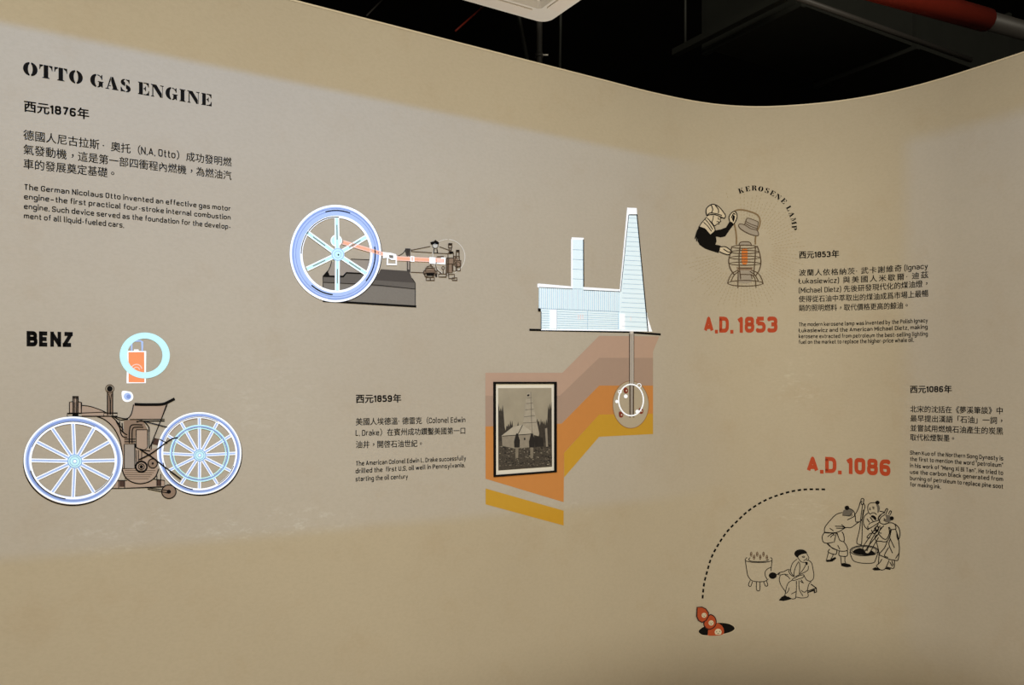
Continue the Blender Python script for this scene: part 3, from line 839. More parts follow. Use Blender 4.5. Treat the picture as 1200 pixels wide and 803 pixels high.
Art(B_).lines([[(66, 555), (85, 600), (125, 628), (175, 637), (225, 625), (262, 595), (280, 550)], [(140, 400), (150, 425), (195, 440), (230, 445)], [(50, 270), (55, 330), (70, 360), (95, 365)], [(65, 280), (70, 330), (85, 345)],
               [(108, 400), (108, 330), (118, 295), (150, 290), (185, 292)], [(124, 400), (124, 335), (130, 310), (150, 305), (190, 305)], [(150, 275), (185, 268), (220, 300), (225, 330)]], 1.3).put('piping', INK, T, 4, kind='stuff')
Art(B_).lines([[(80, 560 + 12 * i), (262 - 10 * i, 560 + 12 * i)] for i in range(5)], .6, False).put('louvres', BRN, T, 3, kind='stuff')
Art(B_).fill([(255, 368), (285, 375), (275, 412), (245, 405)]).put('bracket', mat('dark_brown_ink', (70, 48, 36)), T, 3)
Art(B_).fill([(50, 620), (78, 620), (78, 655), (50, 655)]).put('bracket', mat('dark_brown_ink', (70, 48, 36)), T, 3)
Art(B_).fill([(270, 612), (292, 612), (292, 650), (270, 650)]).put('bracket', mat('dark_brown_ink', (70, 48, 36)), T, 3)
Art(B_).ring(178, 537, 38, 36, 10).ring(178, 537, 20, 19, 5).ell(178, 537, 10, 10).put('pulley', INK, T, 5)
Art(B_).ell(245, 518, 28, 28).put('gear_wheel', TAD, T, 4)
Art(B_).ring(245, 518, 30, 30, 6).ell(245, 518, 7, 7, 10).put('outline', INK, T, 5)
Art(B_).lines([[(165, 495), (225, 465), (270, 435), (345, 380), (390, 365)], [(170, 435), (240, 480), (290, 520), (350, 565), (410, 610)]], 1.6).lines([[(225, 430), (330, 170)], [(285, 375), (330, 400)], [(190, 268), (330, 305)]], 1.1, False).put('drive_belt', INK, T, 12)
# saddle
sd = Art(B_).fill([(132, 170), (325, 175), (295, 258), (105, 255), (125, 215)]).put('seat', TAN, T, 1)
Art(B_).line([(138, 170), (180, 172), (230, 172), (300, 170), (340, 155), (374, 137)], 3.2).put('seat_top', INK, sd, 5)
Art(B_).line([(132, 172), (126, 205), (112, 240), (85, 255), (20, 242)], 1.1).line([(325, 175), (295, 258)], 1.0, False).put('outline', INK, sd, 5)
# small trailing wheel
sw = Art(B_).ell(340, 684, 42, 40).put('trailing_wheel', TAD, T, 3)
Art(B_).ring(340, 684, 45, 43, 6).ell(340, 684, 12, 12, 12).lines([[(200, 658), (335, 678)], [(215, 668), (335, 692)]], 1.0, False).put('wheel_rim', INK, sw, 5)


def wheel(parent, z, cx, cy, rx, ry, rr, hub, hubc, spokes, print_shift, extra=False):
    """a projected spoked wheel with its printed rim just showing behind; rr = radius fraction of the inner rim"""
    w = Art(z).ring(cx + print_shift[0], cy + print_shift[1], rx, ry, 7 * z.k / 5).put('wheel', INK, parent, 5)
    Art(z).ring(cx + print_shift[0], cy + print_shift[1], rx * .975, ry * .975, rx * .1).put('tyre', TAN, w, 4)
    Art(z).ring(cx, cy, rx, ry, rx * .034).ring(cx, cy, rx * (rr + .04), ry * (rr + .04), rx * .045).put('rim_edge', GLW, w, 9)
    Art(z).ring(cx, cy, rx * .975, ry * .975, rx * (.975 - rr)).put('rim', GLB, w, 7)
    Art(z).ring(cx, cy, rx * .935, ry * .935, rx * .03).put('rim_groove', GLL, w, 8)
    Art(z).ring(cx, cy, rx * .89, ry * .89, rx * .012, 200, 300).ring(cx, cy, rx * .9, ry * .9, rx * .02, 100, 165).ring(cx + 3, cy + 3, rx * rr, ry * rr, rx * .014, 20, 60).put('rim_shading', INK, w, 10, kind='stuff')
    hx_, hy = hubc
    for a in spokes:
        ex, ey = cx + rx * rr * math.cos(R(a)), cy + ry * rr * math.sin(R(a))
        dx, dy = ex - hx_, ey - hy; d = math.hypot(dx, dy); nx, ny = -dy / d, dx / d; g = rx * .029
        sp = Art(z).line([(hx_ + dx * .1, hy + dy * .1), (ex, ey)], rx * .052 / z.k, False).put('spoke', GLB, w, 7)
        Art(z).line([(hx_ + nx * g, hy + ny * g), (ex + nx * g, ey + ny * g)], rx * .02 / z.k, False).line([(hx_ - nx * g, hy - ny * g), (ex - nx * g, ey - ny * g)], rx * .02 / z.k, False).put('spoke_edge', GLW, sp if False else w, 8)
    Art(z).ell(hx_, hy, hub, hub * .94).put('hub', GLC, w, 10)
    Art(z).ring(hx_, hy, hub * .98, hub * .92, 4).ring(hx_, hy, hub * .7, hub * .66, 3).ring(hx_, hy, hub * .3, hub * .3, 3).put('hub_ring', GLL, w, 11)
    Art(z).ell(hx_, hy, hub * .2, hub * .2, 10).put('hub_cap', GLW, w, 12)
    return w


wheel(T, A_, 329, 500, 291, 258, .845, 44, (339, 505), [-90 + 30 * i for i in range(12)], (-3, 10))
rw = wheel(T, B_, 518, 458, 248, 242, .86, 38, (520, 470), [-90 + 30 * i for i in range(12)], (5, 8))
Art(B_).ring(520, 458, 176, 168, 16).ring(520, 458, 156, 150, 6).put('brake_ring', GLC, rw, 9)
Art(B_).ring(520, 458, 168, 160, 7).put('brake_ring_line', GLL, rw, 10)
# projected fuel can, ring and drop above it
N_ = Z(120, 380, 8.03)
t = thing('fuel_can_picture', 160, 449, 'small projected orange fuel can with a white outline, partly behind the white ring', 'picture')
Art(N_).fill([(243, 262), (396, 262), (396, 548), (243, 548)]).put('can_body', GLO, t, 2)
Art(N_).line([(238, 258), (402, 258), (402, 552), (236, 552), (238, 258)], 1.6, False).put('can_outline', GLW, t, 3)
Art(N_).lines([[(275, 255), (275, 165), (290, 158), (360, 158), (374, 168), (374, 255)]], 1.8, False).put('can_handle', GLB, t, 3)
Art(N_).fill([(296, 238), (340, 238), (340, 258), (296, 258)]).put('can_cap', GLW, t, 3)
Art(N_).ring(320, 430, 56, 56, 9, 190, 350).ring(320, 435, 34, 34, 8, 190, 350).put('can_mark', GLP, t, 3)
Art(N_).ring(397, 295, 236, 216, 70, wy=58, n=56).top('ring_picture', GLC, 169, 443, 'thick projected pale cyan ring overlapping the orange fuel can', 'picture', 6)
t = thing('drop_picture', 149, 470, 'tiny projected pale blue drop in a white outline below the ring', 'picture')
Art(N_).fill([(185, 632), (240, 632), (275, 645), (290, 680), (278, 715), (235, 732), (200, 722), (184, 690)], True).put('drop_outline', GLW, t, 1)
Art(N_).ell(236, 680, 36, 34).put('drop_body', GLB, t, 2)
Art(N_).ell(246, 682, 20, 20).put('drop_core', GLL, t, 3)

# ------------------------------------------------------------------ gas engine picture
O_ = Z(320, 220, 5); Q_ = Z(430, 270, 8.03)
T = thing('gas_engine_picture', 430, 358, 'drawing of a gas engine with a big glowing flywheel on a grey block base', 'picture')
Art(O_).fill([(292, 545), (640, 545), (833, 565), (833, 690), (292, 660)]).put('base_block', SH3, T, 0)
Art(O_).fill([(292, 518), (410, 524), (430, 496), (620, 505), (640, 535), (833, 558), (833, 595), (292, 555)]).put('base_ledge', SH2, T, 1)
Art(O_).fill([(630, 478), (780, 488), (800, 498), (812, 530), (832, 558), (600, 542), (615, 510)]).put('bed', SH1, T, 2)
Art(O_).fill([(410, 420), (570, 424), (570, 500), (425, 498), (410, 525), (300, 518), (325, 490), (338, 440)]).put('bed_side', SH4, T, 1)
Art(O_).line([(290, 664), (838, 697)], 2.4, False).lines([[(320, 492), (335, 460), (342, 430)], [(455, 419), (575, 424)], [(730, 402), (760, 385), (778, 360)]], .8).put('base_line', INK, T, 3, kind='stuff')
Art(O_).fill([(290, 518), (318, 486), (330, 515), (408, 516), (428, 495), (540, 500), (540, 508), (430, 504), (412, 526), (292, 524)]).put('bed_edge', INK, T, 3)
Art(O_).lines([[(292, 518), (292, 660)], [(833, 560), (833, 692)], [(292, 555), (620, 572), (833, 595)], [(812, 530), (832, 558)]], .7, False).put('outline', INK, T, 3)
Art(O_).fill([(774, 356), (804, 358), (804, 372), (780, 400), (774, 380)]).fill([(783, 358), (803, 358), (803, 498), (783, 494)]).put('crosshead_post', mat('post_ink', (66, 60, 54)), T, 3)
Art(O_).fill([(788, 400), (797, 400), (797, 480), (788, 480)]).put('post_slot', SH4, T, 4)
# governor and valve gear, drawn fine
Art(Q_).lines([[(415, 188), (595, 152)], [(415, 180), (420, 200)], [(680, 155), (790, 195)], [(415, 200), (610, 212)], [(660, 216), (790, 222)], [(410, 395), (530, 400)], [(640, 320), (655, 370), (700, 410)], [(750, 130), (750, 130.5)]], .9, False) \
    .put('tie_rod', BRN, T, 4)
Art(Q_).fill([(594, 112), (625, 105), (642, 90), (660, 105), (676, 115), (672, 132), (600, 135)]).put('governor_cap', INK, T, 5)
Art(Q_).ell(640, 145, 26, 26).put('governor_ball', mat('silver_ink', (200, 198, 190)), T, 5)
Art(Q_).ring(640, 145, 28, 28, 5).line([(630, 172), (625, 215), (662, 215), (655, 172)], .9, False).put('outline', INK, T, 6)
vb = Art(Q_)
for x0, y0, x1, y1 in ((765, 125, 797, 165), (772, 165, 790, 215), (838, 187, 864, 262), (760, 215, 812, 262), (752, 262, 812, 318), (815, 245, 868, 285), (840, 285, 880, 340), (755, 318, 800, 400), (806, 318, 842, 385), (836, 345, 875, 382),
                       (745, 262, 765, 430), (768, 415, 820, 455), (800, 448, 845, 472), (672, 412, 745, 440), (550, 355, 635, 400), (530, 385, 660, 410), (555, 445, 595, 472), (592, 445, 632, 472)):
    vb.line([(x0, y0), (x1, y0), (x1, y1), (x0, y1), (x0, y0)], .9, False)
vb.ring(590, 400, 62, 45, 7).ring(850, 325, 28, 30, 6).ring(715, 355, 16, 18, 7).line([(715, 370), (715, 410)], .9, False).lines([[(560, 345), (590, 335), (620, 345)], [(595, 320), (605, 335)], [(765, 140), (797, 140)], [(838, 205), (864, 205)], [(655, 250), (720, 246)]], 1.1, False)
vb.lines([[(645, 420), (655, 440)], [(818, 300), (835, 250)], [(812, 330), (830, 300)], [(540, 400), (545, 435), (560, 445)]], 1.2, False).put('valve_gear', BRN, T, 5, kind='stuff')
Art(Q_).fill([(555, 402), (632, 402), (628, 428), (560, 428)]).fill([(772, 200), (812, 200), (805, 222), (775, 222)]).fill([(840, 187), (864, 187), (864, 200), (840, 200)]).fill([(640, 415), (655, 415), (655, 440), (642, 440)]).fill([(766, 125), (796, 125), (796, 136), (766, 136)]) \
    .put('valve_gear_dark', INK, T, 6, kind='stuff')
Art(Q_).fill([(757, 262), (812, 262), (800, 400), (757, 400)]).fill([(815, 250), (875, 285), (875, 340), (815, 330)]).fill([(557, 355), (630, 355), (655, 400), (535, 400)]).put('valve_body', TAD, T, 4)
Art(Q_).ring(757, 250, 166, 166, 6, 275, 425, 40).ring(757, 250, 160, 166, 5, 232, 270).ring(790, 250, 175, 175, 5, 120, 200).put('projected_circle', mat('projected_soft_white', (214, 210, 200), emit=.12), T, 3)
# projected connecting rod and piston
rod = Art(O_).line([(408, 320), (640, 390)], 3.2, False).line([(720, 415), (1000, 428)], 3.4, False).put('connecting_rod', mat('projected_salmon', (248, 178, 146), emit=.16), T, 10)
Art(O_).line([(408, 311), (645, 382)], 1.0, False).line([(400, 330), (640, 399)], 1.0, False).line([(720, 405), (1000, 418)], .9, False).line([(720, 426), (1000, 438)], .9, False).put('rod_edge', GLP, T, 11)
Art(O_).fill([(640, 378), (690, 384), (718, 392), (718, 425), (690, 425), (668, 412), (640, 415)]).put('rod_bearing', GLW, T, 12)
Art(O_).fill([(800, 402), (824, 404), (824, 436), (800, 434)]).put('rod_bearing', GLW, T, 12)
Art(O_).fill([(912, 408), (948, 410), (948, 448), (912, 446)]).put('rod_bearing', GLW, T, 12)
Art(O_).fill([(675, 396), (700, 398), (700, 415), (678, 413)]).put('bearing_core', SH3, T, 13)
Art(O_).line([(668, 412), (666, 450), (718, 452), (718, 400)], 1.6, False).put('slide_block', GLW, T, 12)
Art(O_).line([(980, 414), (1002, 414), (1002, 446), (955, 444)], 1.6, False).put('slide_block', GLW, T, 12)
Art(O_).fill([(806, 408), (818, 408), (818, 430), (806, 430)]).fill([(955, 418), (992, 420), (992, 440), (955, 438)]).put('piston', GLP, T, 13)
fw = Art(O_).ring(368, 390, 268, 284, 9).put('flywheel', INK, T, 6)
Art(O_).ring(363, 387, 266, 284, 62, n=72).put('rim', GLB, fw, 8)
Art(O_).ring(363, 387, 268, 285, 12, n=72).ring(368, 391, 212, 226, 14, n=60).put('rim_edge', GLW, fw, 10)
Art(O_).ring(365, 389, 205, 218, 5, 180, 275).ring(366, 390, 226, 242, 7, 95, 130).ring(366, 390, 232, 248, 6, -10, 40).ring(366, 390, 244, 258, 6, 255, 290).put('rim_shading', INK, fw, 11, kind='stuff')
Art(O_).ring(364, 388, 252, 268, 5, n=60).ring(365, 389, 236, 252, 3, n=60).put('rim_groove', GLL, fw, 10)
Art(O_).ring(362, 386, 258, 274, 3, 100, 320).put('rim_gleam', GLW, fw, 10)
Art(O_).ell(368, 312, 33, 34).put('counterweight', GLC, fw, 8)
Art(O_).ring(368, 312, 34, 35, 6).put('counterweight_edge', GLW, fw, 9)
for ex, ey in ((370, 176), (543, 290), (545, 505), (373, 605), (195, 478), (195, 263)):
    hx_, hy = 374, 393; dx, dy = ex - hx_, ey - hy; d = math.hypot(dx, dy); nx, ny = -dy / d, dx / d
    Art(O_).line([(hx_, hy), (ex, ey)], 4.4, False).put('spoke', GLC, fw, 10)
    Art(O_).lines([[(hx_ + nx * q, hy + ny * q), (ex + nx * q, ey + ny * q)] for q in (11, -11)], 1.1, False).put('spoke_edge', GLW, fw, 11)
    Art(O_).line([(hx_ + dx * .4, hy + dy * .4), (hx_ + dx * .8, hy + dy * .8)], 1.0, False).put('spoke_slot', SH3, fw, 12)
Art(O_).ell(376, 393, 38, 38).put('hub', GLC, fw, 13)
Art(O_).ring(376, 393, 37, 37, 5).ring(376, 393, 22, 22, 4).put('hub_ring', GLB, fw, 14)
Art(O_).ell(379, 395, 5, 5, 8).put('hub_cap', INK, fw, 15)

# ------------------------------------------------------------------ oil well: strata, derrick house, well pipe
PK = mat('dusky_pink_paint', (182, 152, 130), .75, .03); PK2 = mat('brown_pink_paint', (166, 140, 120), .75, .03)
ORB = mat('ochre_orange_paint', (196, 130, 64), .75, .03); YEB = mat('mustard_yellow_paint', (194, 148, 42), .75, .03)
T = thing('strata_mural', 665, 600, 'painted bands of pink, orange and yellow rock layers that step down to the left', 'mural')
Art().fill([(568.7, 437), (659, 437), (702, 393.7), (772.5, 394.3), (765.2, 412), (765.2, 419.5), (702, 419.5), (656, 463.8), (568.7, 463.8)]).put('pink_band', PK, T)
Art().fill([(568.7, 463.8), (656, 463.8), (702, 419.5), (765.2, 419.5), (765.2, 452), (702, 452), (658, 496.6), (568.8, 500)]).put('brown_pink_band', PK2, T, label='slightly darker brown pink band')
Art().fill([(568.8, 500), (658, 496.6), (702, 452), (765.2, 452), (765.2, 485), (702, 486), (661, 530.6), (660.4, 588.6), (569, 561.2)]).put('orange_band', ORB, T)
Art().fill([(661, 530.8), (702, 486), (765.2, 485), (765.2, 508.8), (702, 512), (661, 559.6)]).put('yellow_band', YEB, T)
Art().fill([(569, 572.6), (660.4, 598.6), (660.4, 616), (569, 591.2)]).put('yellow_band', YEB, T)

W_ = Z(610, 230, 4.724)
T = thing('derrick_house_picture', 697, 390, 'bright projected white oil derrick with a long plank shed and a chimney', 'picture')
Art(W_).fill([(92, 486), (100, 484), (285, 500), (285, 512), (92, 505)]).put('roof_edge', GLW, T, 3)
Art(W_).fill([(345, 503), (548, 516), (548, 530), (345, 518)]).put('roof_edge', GLW, T, 3)
Art(W_).fill([(100, 502), (548, 525), (548, 640), (112, 622), (100, 620)]).put('shed_roof', GLH, T, 2)
Art(W_).fill([(112, 622), (548, 640), (700, 645), (705, 745), (114, 738)]).put('shed_wall', GLH, T, 1)
Art(W_).fill([(284, 240), (346, 243), (346, 520), (284, 514)]).put('chimney', GLH, T, 3)
Art(W_).fill([(281, 228), (348, 231), (348, 243), (281, 241)]).fill([(278, 238), (287, 240), (287, 512), (278, 506)]).put('chimney_cap', GLW, T, 4)
Art(W_).fill([(598, 103), (643, 103), (703, 745), (543, 740), (545, 560)]).put('derrick', GLH, T, 4)
Art(W_).fill([(588, 64), (641, 66), (643, 104), (596, 102), (552, 530), (546, 528)]).fill([(700, 665), (725, 745), (703, 750)]).fill([(112, 736), (725, 742), (727, 750), (112, 742)]).put('derrick_cap', GLW, T, 5)
Art(W_).lines([[(102 + (11.3 * i), 506 + i * .55), (102 + 11.3 * i, 624 + i * .5)] for i in range(39) if not 284 < 102 + 11.3 * i < 0], .38, False).put('roof_boards', GLX, T, 5, kind='stuff')
pl = Art(W_)
for i in range(8): pl.line([(116, 636 + 13 * i), (540, 654 + 11.5 * i)], .35, False)
for i in range(5): pl.line([(286, 296 + 54 * i), (346, 299 + 54 * i)], .5, False)
pl.line([(370, 634), (370, 738)], .4, False).line([(200, 626), (200, 738)], .4, False).line([(542, 520), (540, 738)], .4, False).line([(112, 622), (545, 640)], .6, False)
pl.put('wall_boards', GLX, T, 5, kind='stuff')
pl = Art(W_)
for i in range(24):
    y = 122 + 26 * i; a = (y - 103) / 642
    pl.line([(596 - 52 * a, y - 1), (644 + 58 * a, y + 2 + 4 * a)], .42, False)
pl.put('derrick_boards', GLX, T, 6, kind='stuff')
Art(W_).fill([(160, 626), (198, 628), (198, 735), (160, 733)]).put('door', GLW, T, 6)
Art(W_).fill([(545, 650), (576, 651), (576, 738), (545, 737)]).put('door', GLW, T, 6)
Art(W_).lines([[(318 + 12 * i, 655), (318 + 12 * i, 683)] for i in range(3)] + [[(607, 668), (607, 690)]], .5, False).put('window_bars', GLP, T, 7, kind='stuff')
Art(W_).lines([[(346, 240), (347, 502)], [(642, 104), (703, 750)], [(598, 104), (645, 104)]], 1.1, False).lines([[(100, 505), (285, 514)], [(345, 520), (548, 529)], [(112, 640), (112, 738)], [(596, 106), (552, 528)]], .6, False) \
    .fill([(95, 620), (110, 622), (110, 640), (95, 638)]).put('outline', INK, T, 7)
Art(W_).fill([(48, 734), (602, 747), (602, 757), (48, 746)]).fill([(621, 749), (775, 760), (775, 771), (621, 760)]).top('ground_line', INK, 697, 392, 'thick black line under the derrick and its shed', 'mural line', 3)

V_ = Z(700, 380, 5.737)
T = thing('well_pocket_picture', 739, 502, 'oval pocket with oil drops and a thin white ring at the pipe foot', 'picture')
Art(V_).ell(223, 541, 121, 159, 48).put('pocket', mat('beige_paint', (178, 164, 138), .7, .03), T, 2)
Art(V_).ring(223, 541, 123, 161, 4, n=48).put('pocket_edge', mat('pocket_edge_brown', (150, 108, 66)), T, 3)
Art(V_).ring(223, 510, 88, 110, 9, n=48).put('projected_ring', GLW, T, 7)
for cx, cy in ((190, 445), (157, 608), (292, 583)):
    dr_ = Art(V_).fill([(cx - 14, cy - 17), (cx + 2, cy - 18), (cx + 14, cy - 4), (cx + 12, cy + 14), (cx, cy + 20), (cx - 13, cy + 12)], True).put('oil_drop', mat('deep_red_ink', (128, 48, 26)), T, 5)
    Art(V_).ell(cx + 3, cy + 2, 5, 6, 10).put('drop_highlight', SK, T, 6)
for cx, cy, r in ((187, 485, 13), (127, 520, 11), (265, 588, 13)): Art(V_).ell(cx, cy, r, r, 14).put('light_drop', GLW, T, 8)
for cx, cy, r in ((147, 455, 13), (277, 413, 16)): Art(V_).ring(cx, cy, r, r, 5).put('light_drop_ring', GLW, T, 8)
T = thing('well_pipe_picture', 740, 490, 'straight grey pipe with dark edges drawn down from the derrick into the oval pocket', 'picture')
Art(V_).fill([(220, 55), (238, 55), (238, 608), (220, 608)]).put('pipe_core', SH4, T, 4)
Art(V_).fill([(212, 66), (220, 66), (221, 614), (213, 614)]).put('pipe_edge', BRN, T, 5)
Art(V_).fill([(238, 66), (246, 66), (244, 614), (236, 614)]).put('pipe_edge', BRN, T, 5)
Art(V_).fill([(212, 621), (222, 621), (222, 627), (212, 627)]).put('pipe_edge', BRN, T, 5)
Art(V_).fill([(236, 621), (246, 621), (246, 627), (236, 627)]).put('pipe_edge', BRN, T, 5)
Art(V_).fill([(218, 48), (240, 48), (240, 400), (234, 400), (234, 66), (224, 66), (224, 400), (218, 400)]).put('pipe_light', mat('pale_pipe_ink', (206, 196, 182)), T, 6)

# ------------------------------------------------------------------ framed photograph
P_ = Z(570, 440, 6.177)
T = thing('framed_photograph', 615, 556, 'black framed sepia photograph of a derrick and two standing men, on the orange layers', 'photograph')
Fo, Fi = [(48, 47), (503, 47), (503, 700), (50, 735)], [(62, 62), (488, 61), (488, 689), (63, 721)]
for i in range(4): Art(P_).fill([Fo[i], Fo[(i + 1) % 4], Fi[(i + 1) % 4], Fi[i]]).put('frame_bar', INK, T, 1, thick=.008)
Art(P_).fill(Fi).put('mat_board', mat('cream_card', (224, 216, 196), .7, .02), T, 1)
pr = Art(P_).fill([(83, 93), (470, 91), (473, 662), (85, 690)]).put('print', mat('sepia_sky', (158, 148, 126), .5, .22, 14), T, 2)
G1 = mat('sepia_forest', (58, 52, 44), .5, .5, 90); G2 = mat('sepia_ground', (70, 63, 53), .5, .75, 120); G3 = mat('sepia_boards', (164, 154, 134), .5, .22, 70); G4 = mat('sepia_dark', (38, 34, 30), .5, .3, 60)
random.seed(4)
tr = [(84, 480), (84, 200)]; x = 84
while x < 270:
    hgt = 215 if x < 115 else 320; tr += [(x + 4, hgt + random.uniform(-8, 60)), (x + 11, hgt + random.uniform(40, 90))]; x += 14
tr += [(270, 380), (270, 480)]
Art(P_).fill(tr).put('forest', G1, pr, 3)
tr = [(340, 480), (345, 330)]; x = 350
while x < 462:
    hgt = 200 if x > 440 else 300; tr += [(x + 4, hgt + random.uniform(-5, 30)), (x + 10, hgt + random.uniform(35, 70))]; x += 13
tr += [(471, 190), (472, 520), (340, 520)]
Art(P_).fill(tr).put('forest', G1, pr, 3)
Art(P_).fill([(84, 470), (200, 500), (330, 480), (472, 490), (473, 660), (85, 688)]).put('ground', G2, pr, 4)
for tone, rgb, cnt, y0_ in (('dark', (34, 30, 26), 90, 500), ('mid', (112, 102, 88), 90, 505), ('pale', (158, 148, 128), 60, 515)):
    sc_ = Art(P_)
    for i in range(cnt):
        x, y = random.uniform(88, 462), random.uniform(y0_, 655); q = random.uniform(2.5, 8) * (1.5 if tone == 'dark' else 1)
        sc_.fill([(x, y), (x + q, y - q * .5), (x + q * 2, y + 1), (x + q, y + q * .5)])
    sc_.put('brushwood', mat('sepia_%s_twigs' % tone, rgb, .5, .3, 90), pr, {'dark': 5, 'mid': 6, 'pale': 7}[tone], kind='stuff')
Art(P_).fill([(288, 130), (318, 118), (352, 290), (380, 420), (375, 440), (255, 410), (270, 290)]).put('derrick', G3, pr, 5)
Art(P_).lines([[(318, 120), (322, 290), (328, 420)], [(290, 165), (325, 160)], [(284, 205), (332, 200)], [(278, 250), (340, 245)], [(270, 300), (350, 292)], [(262, 345), (360, 340)]], .38, False).fill([(292, 140), (308, 136), (308, 150), (292, 152)]).put('derrick_lines', G4, pr, 6, kind='stuff')
Art(P_).fill([(105, 438), (190, 372), (258, 358), (318, 402), (320, 425), (110, 442)]).put('shed_roof', mat('sepia_roof', (176, 166, 146), .5, .15, 50), pr, 7)
Art(P_).fill([(108, 442), (320, 425), (320, 520), (200, 530), (112, 510)]).put('shed_wall', mat('sepia_wall', (142, 132, 114), .5, .25, 60), pr, 7)
Art(P_).lines([[(110, 440), (320, 424)], [(225, 425), (258, 360)]], .8, False).put('shed_lines', G4, pr, 8)
for dx, q in ((0, 1), (108, 1.02)):
    Art(P_).fill([(212 + dx, 420), (226 + dx, 422), (228 + dx, 440), (238 + dx, 470), (236 + dx, 522), (198 + dx, 522), (196 + dx, 480), (205 + dx, 445)]).put('standing_man', G4, pr, 9)
    Art(P_).ell(219 + dx, 430, 7, 10, 10).put('head', G4, pr, 10)
    Art(P_).fill([(204 + dx, 522), (228 + dx, 522), (226 + dx, 598), (206 + dx, 600)]).put('trousers', mat('sepia_mid', (128, 118, 100), .5, .2), pr, 9)
Art(P_).fill([(420, 385), (436, 380), (442, 515), (428, 518)]).put('post', mat('sepia_pale', (140, 130, 112)), pr, 8)
Art(P_).fill([(345, 450), (362, 440), (405, 452), (412, 515), (350, 520)]).put('machinery', G4, pr, 8)
Art(P_).fill([(268, 452), (278, 452), (278, 468), (268, 468)]).put('machinery', G4, pr, 8)

# ------------------------------------------------------------------ kerosene lamp group
T = thing('capped_man_picture', 832, 297, 'drawing of a man in a flat cap and black coat reaching toward the lamp', 'picture')
Art(L_).fill([(155, 215), (165, 190), (190, 172), (215, 172), (245, 190), (272, 222), (285, 245), (278, 263), (250, 252), (215, 240), (180, 240), (163, 248)]).put('cap', SK, T, 3)
Art(L_).lines([[(163, 248), (157, 232), (155, 210), (165, 190), (190, 172), (215, 172), (245, 190), (272, 222), (286, 246), (278, 264), (250, 252), (215, 240), (180, 240), (163, 248)], [(165, 240), (185, 228), (230, 235), (262, 245)],
               [(190, 175), (200, 205), (190, 228)], [(215, 174), (238, 205), (238, 230)]], 1.1).put('cap_outline', INK, T, 5)
Art(L_).fill([(165, 245), (215, 242), (250, 255), (258, 280), (245, 292), (238, 305), (215, 316), (190, 310), (165, 275)]).put('face', SK, T, 2)
Art(L_).lines([[(205, 245), (202, 270), (195, 290), (212, 314), (226, 304)], [(226, 303), (244, 300), (240, 290), (254, 285), (250, 272), (258, 262), (248, 255)], [(232, 262), (245, 264)], [(236, 270), (243, 272)], [(226, 287), (238, 286)]], .9).put('face_outline', INK, T, 5)
Art(L_).fill([(160, 258), (125, 298), (110, 320), (148, 330), (185, 374), (215, 345), (205, 318), (178, 288)]).put('scarf', SK, T, 3)
Art(L_).lines([[(160, 256), (125, 295), (105, 325)], [(178, 280), (205, 315), (216, 345), (187, 374)], [(150, 272), (175, 300), (200, 340)], [(138, 290), (165, 315), (192, 352)], [(163, 262), (185, 285), (212, 322)]], .9).put('scarf_folds', INK, T, 5)
Art(L_).fill([(110, 318), (92, 350), (82, 385), (79, 400), (84, 405), (92, 385), (88, 415), (94, 420), (100, 395), (98, 420), (104, 425), (112, 442), (150, 468), (200, 485), (240, 497), (250, 462), (254, 448), (218, 440), (226, 420), (222, 386), (255, 392), (285, 385), (312, 345), (342, 305),
              (332, 290), (314, 285), (290, 325), (250, 340), (216, 345), (188, 376), (150, 332)]).put('coat', INK, T, 4)
Art(L_).fill([(315, 285), (310, 255), (328, 226), (350, 218), (364, 242), (360, 272), (342, 303)]).put('hand', SK, T, 3)
Art(L_).fill([(250, 456), (285, 455), (312, 472), (330, 490), (305, 508), (272, 500), (246, 488)]).put('hand', SK, T, 3)
Art(L_).lines([[(315, 285), (310, 255), (328, 226), (350, 218), (364, 242), (360, 272), (342, 303)], [(250, 456), (285, 455), (312, 472), (330, 490), (305, 508), (272, 500), (246, 488)], [(272, 470), (300, 488), (318, 492)], [(325, 262), (340, 232), (352, 240)]], 1.1).fill([(330, 268), (338, 240), (350, 250), (346, 275), (338, 290)]).put('hand_outline', INK, T, 5, kind='stuff')

T = thing('kerosene_lamp_picture', 873, 337, 'brown drawing of a caged kerosene lamp with an orange flame', 'picture')
Art(L_).lines([[(360, 440), (361, 400), (356, 350), (346, 300), (338, 262), (342, 225), (362, 209), (400, 207), (450, 218), (495, 236), (516, 262), (518, 305), (500, 350), (489, 392), (488, 440)]], 1.7).put('handle', LBR, T, 3)
Art(L_).fill([(378, 448), (382, 430), (398, 422), (440, 422), (456, 432), (462, 448)]).put('lid', SH4, T, 2)
Art(L_).fill([(370, 612), (465, 612), (465, 690), (440, 700), (395, 700), (370, 690)]).put('fuel_tank', SH4, T, 2)
Art(L_).fill([(360, 592), (472, 592), (465, 612), (368, 612)]).put('burner', TAD, T, 3)
cg = Art(L_).lines([[(330, 452), (318, 500), (308, 550), (318, 600), (345, 642)], [(500, 450), (518, 505), (525, 560), (514, 612), (488, 652)], [(385, 450), (378, 520), (380, 600), (388, 665)], [(487, 450), (487, 520), (480, 600), (478, 650)]], 1.2)
for y, a, b_ in ((455, 330, 500), (490, 320, 512), (528, 313, 520), (568, 310, 524)): cg.ring((a + b_) / 2, y, (b_ - a) / 2, 14, 6)
cg.put('cage', BRN, T, 5)
Art(L_).fill([(395, 480), (402, 466), (415, 462), (428, 466), (435, 480), (435, 560), (426, 574), (404, 574), (395, 560)]).put('flame', mat('flame_orange_ink', (206, 118, 50)), T, 4)
